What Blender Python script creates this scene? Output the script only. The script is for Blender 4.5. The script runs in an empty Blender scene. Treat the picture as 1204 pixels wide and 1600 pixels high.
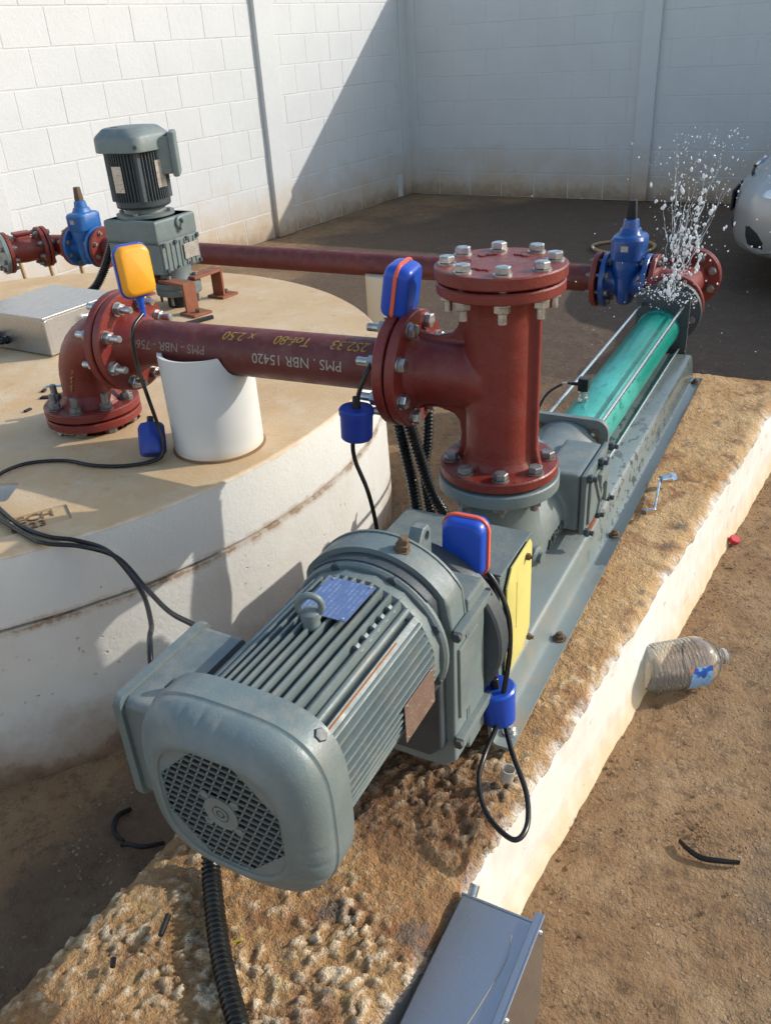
import bpy, bmesh, math, random
from math import sin, cos, pi, radians, sqrt
from mathutils import Vector, Matrix, noise
random.seed(7)
Z0 = 0.97                       # all builders below measure height from the tee's top face, Z0 above the ground
SC = bpy.context.scene
COL = SC.collection

# ------------------------------------------------------------------ camera, sky, sun, exposure
cam = bpy.data.cameras.new('camera'); co = bpy.data.objects.new('camera', cam); COL.objects.link(co)
f_px, pitch, roll, yaw = 1317.35, .5111, -.0654, -.5100
fw = Vector((sin(yaw)*cos(pitch), cos(yaw)*cos(pitch), -sin(pitch)))
rt = Vector((cos(yaw), -sin(yaw), 0)); up = rt.cross(fw)
R_ = rt*cos(roll) + up*sin(roll); U_ = -rt*sin(roll) + up*cos(roll)
co.matrix_world = Matrix(((R_.x, U_.x, -fw.x, .508), (R_.y, U_.y, -fw.y, -1.3603), (R_.z, U_.z, -fw.z, .3387+Z0), (0, 0, 0, 1)))
cam.sensor_fit = 'VERTICAL'; cam.sensor_height = 24; cam.lens = 24*f_px/1600
SC.cycles.max_bounces = 8; SC.cycles.diffuse_bounces = 3; SC.cycles.glossy_bounces = 3; SC.cycles.transmission_bounces = 6
cam.clip_start = .02; cam.clip_end = 500
cam.dof.use_dof = False
SC.camera = co

SUN = Vector((1.3, 1.0, .88)).normalized()
world = bpy.data.worlds.new('World'); SC.world = world; world.use_nodes = True
wn = world.node_tree.nodes; bg = wn['Background']
sky = wn.new('ShaderNodeTexSky'); sky.sky_type = 'NISHITA'; sky.sun_disc = False
sky.sun_elevation = math.asin(SUN.z); sky.sun_rotation = radians(52.4); sky.air_density = 1.35; sky.dust_density = 1.3; sky.ozone_density = 1.2
world.node_tree.links.new(sky.outputs[0], bg.inputs[0]); bg.inputs[1].default_value = .15
sl = bpy.data.lights.new('sun', 'SUN'); so = bpy.data.objects.new('sun', sl); COL.objects.link(so)
sl.energy = 2.35; sl.angle = radians(.55); sl.color = (1, .955, .885)
so.rotation_euler = SUN.to_track_quat('Z', 'Y').to_euler(); so.location = (6, 6, 6)
SC.view_settings.view_transform = 'Standard'; SC.view_settings.look = 'None'
SC.view_settings.exposure = .6; SC.view_settings.gamma = 1; SC.view_settings.use_curve_mapping = False

# ------------------------------------------------------------------ mesh builder
def V(*a): return Vector(a)
def frame(axis):
    a = Vector(axis).normalized()
    t = Vector((0, 0, 1)) if abs(a.z) < .9 else Vector((1, 0, 0))
    u = t.cross(a).normalized(); w = a.cross(u)
    return u, w, a
def mat_from(o, u, w, a):
    return Matrix(((u.x, w.x, a.x, o[0]), (u.y, w.y, a.y, o[1]), (u.z, w.z, a.z, o[2]), (0, 0, 0, 1)))
def place(o, axis):
    u, w, a = frame(axis); return mat_from(Vector(o), u, w, a)
def T(*p): return Matrix.Translation(Vector(p))
def RX(a): return Matrix.Rotation(radians(a), 4, 'X')
def RY(a): return Matrix.Rotation(radians(a), 4, 'Y')
def RZ(a): return Matrix.Rotation(radians(a), 4, 'Z')

class MB:
    def __init__(s): s.v = []; s.f = []; s.boxy = False
    def add(s, vs, fs, M=None):
        n = len(s.v)
        s.v += [tuple(M @ Vector(p)) if M else tuple(p) for p in vs]
        s.f += [tuple(i+n for i in f) for f in fs]; return s
    def box(s, c, d, b=0, M=None, seg=2):
        bm = bmesh.new(); bmesh.ops.create_cube(bm, size=1)
        for v in bm.verts: v.co = Vector((v.co.x*d[0], v.co.y*d[1], v.co.z*d[2]))
        if b > 0: bmesh.ops.bevel(bm, geom=bm.edges[:], offset=b, segments=seg, profile=.5, affect='EDGES')
        bm.verts.index_update()
        if b > 0: s.boxy = True
        MM = (M @ T(*c)) if M else T(*c)
        s.add([v.co for v in bm.verts], [[v.index for v in f.verts] for f in bm.faces], MM); bm.free(); return s
    def lathe(s, prof, o, axis, n=48, a0=0.0):
        M = place(o, axis); vs = []; fs = []; rows = []
        for r, h in prof:
            if r < 1e-6: rows.append([len(vs)]); vs.append((0, 0, h))
            else:
                rows.append(list(range(len(vs), len(vs)+n)))
                vs += [(r*cos(a0+2*pi*k/n), r*sin(a0+2*pi*k/n), h) for k in range(n)]
        for A, B in zip(rows, rows[1:]):
            if len(A) == 1 and len(B) == 1: continue
            for k in range(n):
                k2 = (k+1) % n
                if len(A) == 1: fs.append((A[0], B[k2], B[k]))
                elif len(B) == 1: fs.append((A[k], A[k2], B[0]))
                else: fs.append((A[k], A[k2], B[k2], B[k]))
        return s.add(vs, fs, M)
    def cyl(s, p0, p1, r0, r1=None, n=32, b=0):
        r1 = r0 if r1 is None else r1; d = Vector(p1)-Vector(p0); L = d.length
        if b: pr = [(0, 0), (r0-b, 0), (r0, b), (r1, L-b), (r1-b, L), (0, L)]
        else: pr = [(0, 0), (r0, 0), (r1, L), (0, L)]
        return s.lathe(pr, p0, d, n)
    def tube(s, pts, r, n=10, closed=False):
        pts = [Vector(p) for p in pts]; m = len(pts)
        rr = r if isinstance(r, (list, tuple)) else [r]*m
        t0 = (pts[1]-pts[0]).normalized(); u, w, _ = frame(t0); vs = []; fs = []
        for i, p in enumerate(pts):
            a = pts[i-1] if (i > 0 or closed) else p; b = pts[(i+1) % m] if (i < m-1 or closed) else p
            t = (b-a).normalized()
            u = (u-t*u.dot(t)).normalized(); w = t.cross(u)
            vs += [p+(u*cos(2*pi*k/n)+w*sin(2*pi*k/n))*rr[i] for k in range(n)]
        for i in range(m if closed else m-1):
            j = (i+1) % m
            for k in range(n): fs.append((i*n+k, i*n+(k+1) % n, j*n+(k+1) % n, j*n+k))
        if not closed: fs += [tuple(range(n))[::-1], tuple((m-1)*n+k for k in range(n))]
        return s.add(vs, fs)
    def loft(s, rings, cap=True):
        n = len(rings[0]); vs = [p for r in rings for p in r]; fs = []
        for i in range(len(rings)-1):
            for k in range(n): fs.append((i*n+k, i*n+(k+1) % n, (i+1)*n+(k+1) % n, (i+1)*n+k))
        if cap: fs += [tuple(range(n))[::-1], tuple((len(rings)-1)*n+k for k in range(n))]
        return s.add(vs, fs)
    def prism(s, poly, M, h, b=0, seg=2):
        """2-D polygon in the XY plane of M, extruded h along its Z"""
        bm = bmesh.new(); n = len(poly)
        lo = [bm.verts.new((p[0], p[1], 0)) for p in poly]; hi = [bm.verts.new((p[0], p[1], h)) for p in poly]
        bm.faces.new(lo[::-1]); bm.faces.new(hi)
        for k in range(n): bm.faces.new((lo[k], lo[(k+1) % n], hi[(k+1) % n], hi[k]))
        if b > 0:
            s.boxy = True
            ed = [e for e in bm.edges if abs(e.verts[0].co.z-e.verts[1].co.z) < 1e-9]
            bmesh.ops.bevel(bm, geom=ed, offset=b, segments=seg, profile=.5, affect='EDGES')
        bm.verts.index_update()
        s.add([v.co for v in bm.verts], [[v.index for v in f.verts] for f in bm.faces], M); bm.free(); return s
    def mesh(s, name, mat, off=None, smooth=35):
        me = bpy.data.meshes.new(name)
        vs = s.v if off is None else [(p[0]-off[0], p[1]-off[1], p[2]-off[2]) for p in s.v]
        me.from_pydata(vs, [], s.f); me.materials.append(mat)
        bm = bmesh.new(); bm.from_mesh(me); bmesh.ops.recalc_face_normals(bm, faces=bm.faces[:]); bm.to_mesh(me); bm.free()
        if smooth:
            me.shade_smooth(); me.set_sharp_from_angle(angle=radians(smooth))
        return me

def catmull(P, k=10):
    P = [Vector(p) for p in P]; Q = [P[0]*2-P[1]]+P+[P[-1]*2-P[-2]]; out = []
    for i in range(1, len(Q)-2):
        a, b, c, d = Q[i-1:i+3]
        for j in range(k):
            t = j/k
            out.append(.5*((2*b)+(c-a)*t+(2*a-5*b+4*c-d)*t*t+(3*b-a-3*c+d)*t**3))
    out.append(P[-1]); return out
def resample(P, step):
    out = [P[0]]; acc = 0.0
    for a, b in zip(P, P[1:]):
        L = (b-a).length; pos = step-acc
        while pos <= L: out.append(a+(b-a)*(pos/L)); pos += step
        acc = (acc+L) % step if L else acc
    return out
def rrect(w, h, r, n=6):
    o = []
    for cx, cy, a in ((w/2-r, h/2-r, 0), (-w/2+r, h/2-r, 90), (-w/2+r, -h/2+r, 180), (w/2-r, -h/2+r, 270)):
        o += [(cx+r*cos(radians(a+90*k/n)), cy+r*sin(radians(a+90*k/n))) for k in range(n+1)]
    return o
def text_mb(body, size, depth, font_shear=0):
    cu = bpy.data.curves.new('lettering', 'FONT'); cu.body = body; cu.size = size; cu.extrude = depth/2; cu.resolution_u = 3
    cu.align_x = 'CENTER'; cu.align_y = 'CENTER'; cu.shear = font_shear
    o = bpy.data.objects.new('lettering', cu); COL.objects.link(o)
    dg = bpy.context.evaluated_depsgraph_get()
    me = bpy.data.meshes.new_from_object(o.evaluated_get(dg))
    mb = MB(); mb.add([v.co.copy() for v in me.vertices], [tuple(p.vertices) for p in me.polygons])
    bpy.data.objects.remove(o); bpy.data.meshes.remove(me); bpy.data.curves.remove(cu)
    return mb

# ------------------------------------------------------------------ object helpers
BASE = {}
def tag(o, label=None, cat=None, group=None, kind=None):
    if label: o['label'] = label
    if cat: o['category'] = cat
    if group: o['group'] = group
    if kind: o['kind'] = kind
def thing(name, label, cat, base, group=None, kind=None):
    o = bpy.data.objects.new(name, None); COL.objects.link(o); o.empty_display_size = .05
    o.location = (base[0], base[1], base[2]+Z0); BASE[o.name] = Vector(base); tag(o, label, cat, group, kind); return o
def part(parent, name, mb, mat, smooth=35, label=None, kind=None):
    b = BASE[parent.name]; me = mb.mesh(name, mat, b, smooth)
    o = bpy.data.objects.new(name, me); COL.objects.link(o); o.parent = parent; BASE[o.name] = b; tag(o, label, kind=kind)
    if mb.boxy and smooth: wnorm(o)
    return o
def wnorm(o):
    m = o.modifiers.new('face_normals', 'WEIGHTED_NORMAL'); m.keep_sharp = True; m.weight = 60
def inst(parent, name, me, M):
    o = bpy.data.objects.new(name, me); COL.objects.link(o); o.parent = parent
    o.matrix_local = T(*(-BASE[parent.name])) @ M; return o
def solo(name, mb, mat, label, cat, base, group=None, kind=None, smooth=35):
    me = mb.mesh(name, mat, Vector(base), smooth); o = bpy.data.objects.new(name, me); COL.objects.link(o)
    o.location = (base[0], base[1], base[2]+Z0); BASE[o.name] = Vector(base); tag(o, label, cat, group, kind)
    if mb.boxy and smooth: wnorm(o)
    return o
def soften(o, voxel, it=8, fac=.5):
    o.modifiers.clear()
    m = o.modifiers.new('remesh', 'REMESH'); m.mode = 'VOXEL'; m.voxel_size = voxel; m.use_smooth_shade = True
    m2 = o.modifiers.new('smooth', 'SMOOTH'); m2.iterations = it; m2.factor = fac
def cut(o, mb):
    """carve mb out of the mesh o at once; nothing is left behind"""
    b = BASE[o.name]; me = mb.mesh('cut', o.data.materials[0], b, 0); c = bpy.data.objects.new('cut', me); COL.objects.link(c)
    c.parent = o.parent; c.location = o.location if not o.parent else (0, 0, 0)
    m = o.modifiers.new('b', 'BOOLEAN'); m.operation = 'DIFFERENCE'; m.object = c; m.solver = 'EXACT'
    bpy.context.view_layer.update(); dg = bpy.context.evaluated_depsgraph_get()
    nm = bpy.data.meshes.new_from_object(o.evaluated_get(dg)); o.modifiers.clear(); o.data = nm
    bpy.data.objects.remove(c); bpy.data.meshes.remove(me); nm.shade_smooth(); nm.set_sharp_from_angle(angle=radians(35))

# ------------------------------------------------------------------ materials
class NT:
    def __init__(s, name):
        s.m = bpy.data.materials.new(name); s.m.use_nodes = True; s.t = s.m.node_tree; s.n = s.t.nodes
        s.p = s.n['Principled BSDF']; s.tc = s.n.new('ShaderNodeTexCoord'); s.geo = s.n.new('ShaderNodeNewGeometry')
        s.co = s.tc.outputs['Object']
    def world(s): s.co = s.geo.outputs['Position']; return s
    def L(s, a, b): s.t.links.new(a, b)
    def mapv(s, scale):
        n = s.n.new('ShaderNodeMapping'); n.inputs['Scale'].default_value = scale; s.L(s.co, n.inputs[0]); return n.outputs[0]
    def noise(s, scale, det=4, rough=.55, dist=0, vec=None):
        n = s.n.new('ShaderNodeTexNoise'); n.inputs['Scale'].default_value = scale; n.inputs['Detail'].default_value = det
        n.inputs['Roughness'].default_value = rough; n.inputs['Distortion'].default_value = dist; s.L(vec or s.co, n.inputs['Vector']); return n.outputs['Fac']
    def vor(s, scale, feat='F1', out='Distance', vec=None):
        n = s.n.new('ShaderNodeTexVoronoi'); n.feature = feat; n.inputs['Scale'].default_value = scale; s.L(vec or s.co, n.inputs['Vector']); return n.outputs[out]
    def warp(s, scale, amt):
        n = s.n.new('ShaderNodeTexNoise'); n.inputs['Scale'].default_value = scale; n.inputs['Detail'].default_value = 3; s.L(s.co, n.inputs['Vector'])
        a = s.n.new('ShaderNodeVectorMath'); a.operation = 'MULTIPLY_ADD'; a.inputs[1].default_value = (amt,)*3; s.L(n.outputs['Color'], a.inputs[0]); s.L(s.co, a.inputs[2]); return a.outputs[0]
    def ramp(s, fac, a, b, lo=0., hi=1.):
        n = s.n.new('ShaderNodeMapRange'); n.inputs[1].default_value = a; n.inputs[2].default_value = b; n.inputs[3].default_value = lo; n.inputs[4].default_value = hi
        n.clamp = True; s.L(fac, n.inputs[0]); return n.outputs[0]
    def math(s, op, a, b=None, c=None):
        n = s.n.new('ShaderNodeMath'); n.operation = op
        for i, x in enumerate((a, b, c)):
            if x is None: continue
            if isinstance(x, (int, float)): n.inputs[i].default_value = x
            else: s.L(x, n.inputs[i])
        return n.outputs[0]
    def mix(s, fac, a, b, mode='MIX'):
        n = s.n.new('ShaderNodeMix'); n.data_type = 'RGBA'; n.blend_type = mode
        if isinstance(fac, (int, float)): n.inputs[0].default_value = fac
        else: s.L(fac, n.inputs[0])
        for i, x in ((6, a), (7, b)):
            if isinstance(x, tuple): n.inputs[i].default_value = (*x, 1)
            else: s.L(x, n.inputs[i])
        return n.outputs[2]
    def xyz(s):
        n = s.n.new('ShaderNodeSeparateXYZ'); s.L(s.co, n.inputs[0]); return n.outputs
    def set(s, col=None, rough=None, metal=None, **k):
        for nm, x in (('Base Color', col), ('Roughness', rough), ('Metallic', metal)):
            if x is None: continue
            if isinstance(x, tuple): s.p.inputs[nm].default_value = (*x, 1)
            elif isinstance(x, (int, float)): s.p.inputs[nm].default_value = x
            else: s.L(x, s.p.inputs[nm])
        for nm, x in k.items(): s.p.inputs[nm.replace('_', ' ')].default_value = x
        return s
    def bump(s, h, strength=.3, dist=.002):
        n = s.n.new('ShaderNodeBump'); n.inputs['Strength'].default_value = strength; n.inputs['Distance'].default_value = dist
        s.L(h, n.inputs['Height']); s.L(n.outputs[0], s.p.inputs['Normal']); return s

def paint(name, col, dust=(.42, .36, .28), rough=.45, dust_amt=.5, grime=.6, bump=.15, scale=9, chip=None, coat=0., edge=0.):
    m = NT(name).world()
    a = m.ramp(m.noise(scale, 4, .65), .35, .7)
    c = m.mix(m.math('MULTIPLY', a, .5), col, tuple(x*grime for x in col))
    big = m.ramp(m.noise(scale*.45, 3, .6, .8), .5, .62); c = m.mix(m.math('MULTIPLY', big, .22), c, tuple(min(1, x*1.45+.01) for x in col))
    d = m.math('MULTIPLY', m.ramp(m.noise(scale*2.7, 5, .75), .46, .74), dust_amt)
    nz = m.n.new('ShaderNodeSeparateXYZ'); m.L(m.geo.outputs['Normal'], nz.inputs[0])
    d = m.math('MULTIPLY', d, m.ramp(nz.outputs[2], -.1, .9, .3, 1))      # dust settles on what faces up
    c = m.mix(d, c, dust)
    fr = m.math('MULTIPLY', m.ramp(m.noise(150, 3, .7), .70, .74), m.ramp(m.noise(scale*1.3, 3), .48, .6)); c = m.mix(m.math('MULTIPLY', fr, .7), c, tuple(x*.35+.02 for x in dust))
    if chip:
        k = m.ramp(m.noise(chip[1], 6, .7), chip[2], chip[2]+.04); c = m.mix(k, c, chip[0])
    r = m.ramp(m.noise(scale*3, 5, .7), .3, .7, rough-.10, rough+.18)
    m.set(c, r, 0, Coat_Weight=coat, Coat_Roughness=.15)
    h = m.math('ADD', m.noise(320, 2), m.math('MULTIPLY', m.noise(90, 3, .7), 1.4))
    m.bump(h, min(1, bump*1.7), .0009)
    return m.m
def metal(name, col, rough=.3, var=.15, bump=.1, scale=60, met=1.0):
    m = NT(name).world(); n = m.noise(scale, 4)
    m.set(m.mix(m.ramp(n, .35, .7), col, tuple(x*.55 for x in col)), m.ramp(m.noise(scale*.7, 4), .3, .7, rough, rough+var), met)
    m.bump(m.noise(500, 2), bump, .0004); return m.m
def plastic(name, col, rough=.4, bump=.05, **k):
    m = NT(name).world(); n = m.noise(14, 5)
    m.set(m.mix(m.ramp(n, .4, .75, 0, .35), col, tuple(min(1, x*.75+.02) for x in col)), m.ramp(m.noise(40, 4), .3, .7, rough-.06, rough+.1), 0, **k)
    m.bump(m.noise(260, 3), bump, .0005); return m.m

GRAY = paint('grey_machine_paint', (.145, .183, .180), (.30, .265, .21), .43, .62, .72, .22)
GRAYD = paint('grey_dark_paint', (.045, .058, .066), (.2, .17, .13), .5, .3, .7, .2)
GRAYL = paint('grey_frame_paint', (.16, .20, .195), (.36, .30, .22), .38, .55, .8, .15)
RED = paint('red_oxide_paint', (.188, .021, .014), (.26, .12, .08), .40, .35, .6, .35, 11, ((.42, .33, .24), 60, .745))
REDD = paint('red_pipe_paint', (.135, .020, .017), (.28, .17, .12), .48, .32, .6, .25, 11)
RUSTY = paint('rust_red_primer', (.25, .075, .035), (.4, .26, .15), .7, .5, .6, .4)
BLUE = paint('blue_valve_epoxy', (.007, .065, .26), (.2, .2, .22), .3, .15, .7, .3, coat=.4)
BLUEL = paint('blue_valve_epoxy_dry', (.018, .12, .36), (.25, .25, .25), .4, .15, .8, .3)
YEL = paint('yellow_guard_paint', (.62, .54, .16), (.55, .45, .2), .5, .3, .85, .15)
ZINC = metal('zinc_steel', (.62, .62, .60), .3, .2)
ZINCD = metal('dull_zinc_steel', (.30, .29, .27), .45, .2, met=.75)
STEEL = metal('polished_steel_rod', (.74, .74, .72), .2, .1, .05, 400)
def mat_stainless():
    m = NT('brushed_stainless').world(); n = m.noise(1, 4, .6, vec=m.mapv((260, 14, 260))); sp = m.ramp(m.noise(220, 4, .75), .62, .72)
    c = m.mix(m.ramp(n, .35, .65, 0, .2), (.47, .48, .50), (.40, .41, .43)); c = m.mix(m.math('MULTIPLY', sp, .35), c, (.30, .29, .28))
    c = m.mix(m.ramp(m.noise(7, 5), .5, .75, 0, .25), c, (.45, .42, .37))
    m.set(c, m.ramp(n, .3, .7, .26, .32), .95); return m.m
STAIN = mat_stainless()
CHROME = metal('chrome_tool', (.75, .75, .76), .12, .1)
def print_plate(name, col, ink, row, colx, met=.6, rough=.4):
    m = NT(name).world(); x = m.xyz(); r, c = x[row], x[colx]
    rows = m.ramp(m.math('SINE', m.math('MULTIPLY', r, 900)), .1, .3)
    words = m.ramp(m.noise(1, 3, .6, vec=m.mapv(tuple(700 if k == colx else 140 for k in range(3)))), .48, .54)
    gaps = m.ramp(m.noise(70, 2), .42, .5); f = m.math('MULTIPLY', m.math('MULTIPLY', rows, words), gaps)
    c_ = m.mix(m.math('MULTIPLY', f, .75), m.mix(m.ramp(m.noise(160, 4), .5, .75, 0, .5), col, tuple(k*.7 for k in col)), ink)
    m.set(c_, m.ramp(m.noise(60, 3), .3, .7, rough-.06, rough+.1), met); return m.m
PLATE = print_plate('aluminium_name_plate', (.55, .50, .44), (.12, .10, .09), 2, 1)
PLATEB = print_plate('brown_name_plate', (.24, .155, .12), (.42, .34, .28), 2, 1, .4)
PLATEU = print_plate('blue_name_plate', (.17, .24, .42), (.45, .50, .60), 0, 1, .5)
RUST = paint('rusted_bolt', (.13, .08, .045), (.3, .2, .1), .75, .4, .6, .5)
RUSTO = paint('orange_rust', (.36, .12, .03), (.3, .15, .06), .8, .3, .6, .3)
BLACK = plastic('black_rubber', (.008, .008, .008), .28, .06)
BLACKM = plastic('black_matt', (.012, .012, .013), .7)
BLUEP = plastic('blue_plastic', (.010, .070, .46), .32)
BLUEPD = plastic('dark_blue_plastic', (.008, .036, .27), .38)
ORANGE = plastic('orange_plastic', (.80, .13, .06), .4)
AMBER = plastic('amber_plastic', (.85, .36, .015), .38)
REDP = plastic('red_cap_plastic', (.5, .02, .03), .4)
CUPM = plastic('milky_plastic', (.65, .64, .60), .35, Transmission_Weight=.4)
CHALKY = plastic('yellow_marker', (.40, .24, .05), .8)
STENCIL = plastic('white_stencil', (.42, .36, .29), .8)
STENC2 = plastic('worn_stencil', (.30, .21, .17), .8)
WIREY = plastic('yellow_wire', (.7, .55, .02), .5)
PALEB = plastic('pale_blue_plastic', (.18, .45, .62), .4)
WOOD = paint('weathered_stake', (.42, .28, .13), (.45, .35, .2), .8, .4, .7, .3)

def mat_teal():
    m = NT('teal_stator_paint').world()
    base = m.mix(m.ramp(m.noise(7, 4), .4, .7), (.045, .37, .31), (.028, .285, .235))
    soak = m.ramp(m.math('ADD', m.xyz()[1], m.math('MULTIPLY', m.noise(6, 4), .5)), 1.05, 1.3); base = m.mix(soak, base, (.003, .21, .165))
    wet = m.math('MULTIPLY', m.ramp(m.noise(1, 5, .6, vec=m.mapv((70, 26, 110))), .57, .585), m.ramp(m.xyz()[1], .35, 1.0, .25, 1))
    c = m.mix(m.math('MULTIPLY', wet, .85), base, (.003, .14, .11)); wet = m.math('MAXIMUM', wet, m.math('MULTIPLY', soak, .8)); d = m.ramp(m.noise(70, 5, .7), .62, .75)
    c = m.mix(m.math('MULTIPLY', d, .35), c, (.4, .45, .38))
    m.set(c, m.math('SUBTRACT', .42, m.math('MULTIPLY', wet, .14)), 0); m.bump(m.noise(300, 2), .1, .0005); return m.m
TEAL = mat_teal()

def mat_wetframe():
    m = NT('grey_frame_sheet').world(); x, y, z = m.xyz()[:3]
    base = m.mix(m.ramp(m.noise(6, 5), .4, .7), (.19, .225, .22), (.15, .185, .18))
    dust = m.math('MULTIPLY', m.ramp(m.noise(14, 6, .65), .48, .72), m.ramp(y, .2, -.35, .15, .75)); c = m.mix(dust, base, (.34, .24, .15))
    wet = m.math('MULTIPLY', m.ramp(m.noise(1, 5, .65, vec=m.mapv((55, 26, 40))), .545, .56), m.ramp(y, .1, .5))
    full = m.math('MULTIPLY', m.ramp(m.math('ADD', y, m.math('MULTIPLY', m.noise(9, 3), .5)), 1.0, 1.35), .8)
    wet = m.math('MAXIMUM', wet, full)
    foot = m.math('MULTIPLY', m.ramp(x, .138, .142), m.ramp(m.math('ADD', y, m.math('MULTIPLY', m.noise(20, 3), .06)), .26, .27))
    wet = m.math('MAXIMUM', wet, foot)
    c = m.mix(m.math('MULTIPLY', wet, .72), c, (.035, .045, .043))
    m.set(c, m.math('SUBTRACT', .42, m.math('MULTIPLY', wet, .30)), 0); m.bump(m.noise(220, 3), .15, .0006); return m.m
FRAME = mat_wetframe()

def mat_wall():
    m = NT('white_block_paint').world(); x, y, z = m.xyz()[:3]
    n = m.noise(3.2, 6, .6)
    c = m.mix(m.ramp(n, .35, .75), (.60, .605, .598), (.56, .565, .56))
    lowz = m.math('ADD', z, m.math('MULTIPLY', m.math('SUBTRACT', m.noise(5, 6, .65), .5), .55))
    c = m.mix(m.ramp(lowz, .44, .04, 0, .85), c, (.50, .36, .21))
    lowz2 = m.math('ADD', z, m.math('MULTIPLY', m.math('SUBTRACT', m.noise(16, 5, .7), .5), .22))
    c = m.mix(m.ramp(lowz2, .13, -.02, 0, .85), c, (.22, .13, .07))
    st = m.math('MULTIPLY', m.ramp(m.noise(1, 6, .7, vec=m.mapv((9, 9, 2.2))), .66, .76), .5)
    c = m.mix(st, c, (.55, .42, .26))
    oi = m.n.new('ShaderNodeObjectInfo'); c = m.mix(m.ramp(oi.outputs['Random'], 0, 1, 0, .10), c, (.50, .50, .49))
    m.set(c, .72, 0); m.bump(m.math('ADD', m.noise(90, 3, .75), m.math('MULTIPLY', m.noise(22, 3), .9)), .5, .004); return m.m
WALL = mat_wall()
JOINT = NT('block_joint_mortar').world(); JOINT.set(JOINT.mix(JOINT.ramp(JOINT.noise(30, 4), .4, .7), (.60, .60, .585), (.53, .525, .505)), .85); JOINT = JOINT.m

def mat_tank_side():
    m = NT('tank_white_render').world(); x, y, z = m.xyz()[:3]
    c = m.mix(m.ramp(m.noise(5, 6), .35, .7), (.74, .72, .66), (.68, .64, .57))
    low = m.math('ADD', z, m.math('MULTIPLY', m.math('SUBTRACT', m.noise(11, 6, .7), .5), .22))
    c = m.mix(m.ramp(low, .17, .02, 0, .85), c, (.34, .22, .12))
    c = m.mix(m.ramp(low, .05, -.04, 0, .9), c, (.12, .065, .035))
    # rusty run-off below the slab joint
    j = m.math('ABSOLUTE', m.math('SUBTRACT', z, .362)); jn = m.math('ADD', j, m.math('MULTIPLY', m.math('SUBTRACT', m.noise(26, 6, .75), .5), .045))
    c = m.mix(m.ramp(jn, .014, .0, 0, .55), c, (.42, .26, .13)); c = m.mix(m.ramp(jn, .003, .0, 0, .55), c, (.20, .11, .05))
    pk = m.ramp(m.vor(24, 'F1', vec=m.mapv((1, 1, 1))), .10, .06); pk = m.math('MULTIPLY', pk, m.ramp(m.noise(4, 3), .5, .6))
    c = m.mix(m.math('MULTIPLY', pk, .6), c, (.3, .22, .15))
    ru = m.ramp(m.noise(1, 6, .7, vec=m.mapv((7, 7, 1.6))), .58, .75, 0, .35); c = m.mix(ru, c, (.5, .38, .24))
    pit = m.math('MULTIPLY', m.ramp(m.vor(38, vec=m.warp(20, .03)), .16, .08), m.ramp(m.noise(6, 3), .5, .58)); c = m.mix(m.math('MULTIPLY', pit, .55), c, (.34, .25, .16))
    m.set(c, .62, 0); m.bump(m.math('SUBTRACT', m.math('ADD', m.noise(7, 4), m.math('MULTIPLY', m.noise(80, 6, .75), .45)), m.math('MULTIPLY', pit, .6)), .6, .006); return m.m
TANKS = mat_tank_side()
def mat_tank_top():
    m = NT('tank_cover_stained').world(); x, y, z = m.xyz()[:3]
    c = m.mix(m.ramp(m.noise(2.6, 6, .6, .3), .32, .68), (.62, .46, .28), (.54, .345, .165))
    c = m.mix(m.ramp(m.noise(9, 6, .65), .5, .72, 0, .6), c, (.66, .54, .385))
    c = m.mix(m.ramp(m.noise(22, 6, .7), .58, .72, 0, .5), c, (.40, .23, .10))
    c = m.mix(m.ramp(m.math('ADD', z, m.math('MULTIPLY', m.math('SUBTRACT', m.noise(20, 5), .5), .012)), .523, .516, 0, 1), c, (.74, .72, .66))       # the white render starts at the rounded rim
    sp = m.math('MULTIPLY', m.ramp(m.vor(36), .09, .05), m.ramp(m.noise(5, 2), .52, .6)); c = m.mix(m.math('MULTIPLY', sp, .7), c, (.13, .07, .04))
    j = m.math('ABSOLUTE', m.math('SUBTRACT', z, .372)); jn = m.math('ADD', j, m.math('MULTIPLY', m.math('SUBTRACT', m.noise(26, 6, .75), .5), .04))
    c = m.mix(m.ramp(jn, .010, .0, 0, .55), c, (.42, .26, .13))
    m.set(c, .66, 0); m.bump(m.math('ADD', m.noise(8, 4), m.math('MULTIPLY', m.noise(120, 6, .75), .55)), .6, .005); return m.m
TANKT = mat_tank_top()
def mat_pvc():
    m = NT('white_pvc_pipe').world(); z = m.xyz()[2]
    c = m.mix(m.ramp(m.noise(6, 5), .4, .7), (.70, .70, .675), (.64, .63, .59))
    zz = m.math('ADD', z, m.math('MULTIPLY', m.math('SUBTRACT', m.noise(12, 5), .5), .03))
    c = m.mix(m.ramp(zz, .548, .522, 0, .75), c, (.62, .47, .27)); m.set(c, .42, 0); m.bump(m.noise(40, 3), .08, .002); return m.m
PVC = mat_pvc()
STAMPM = paint('stained_panel', (.58, .40, .21), (.5, .36, .2), .8, .5, .6, .4)
RUSTD = paint('dark_stain', (.22, .12, .055), (.3, .2, .1), .85, .4, .6, .4)
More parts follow.
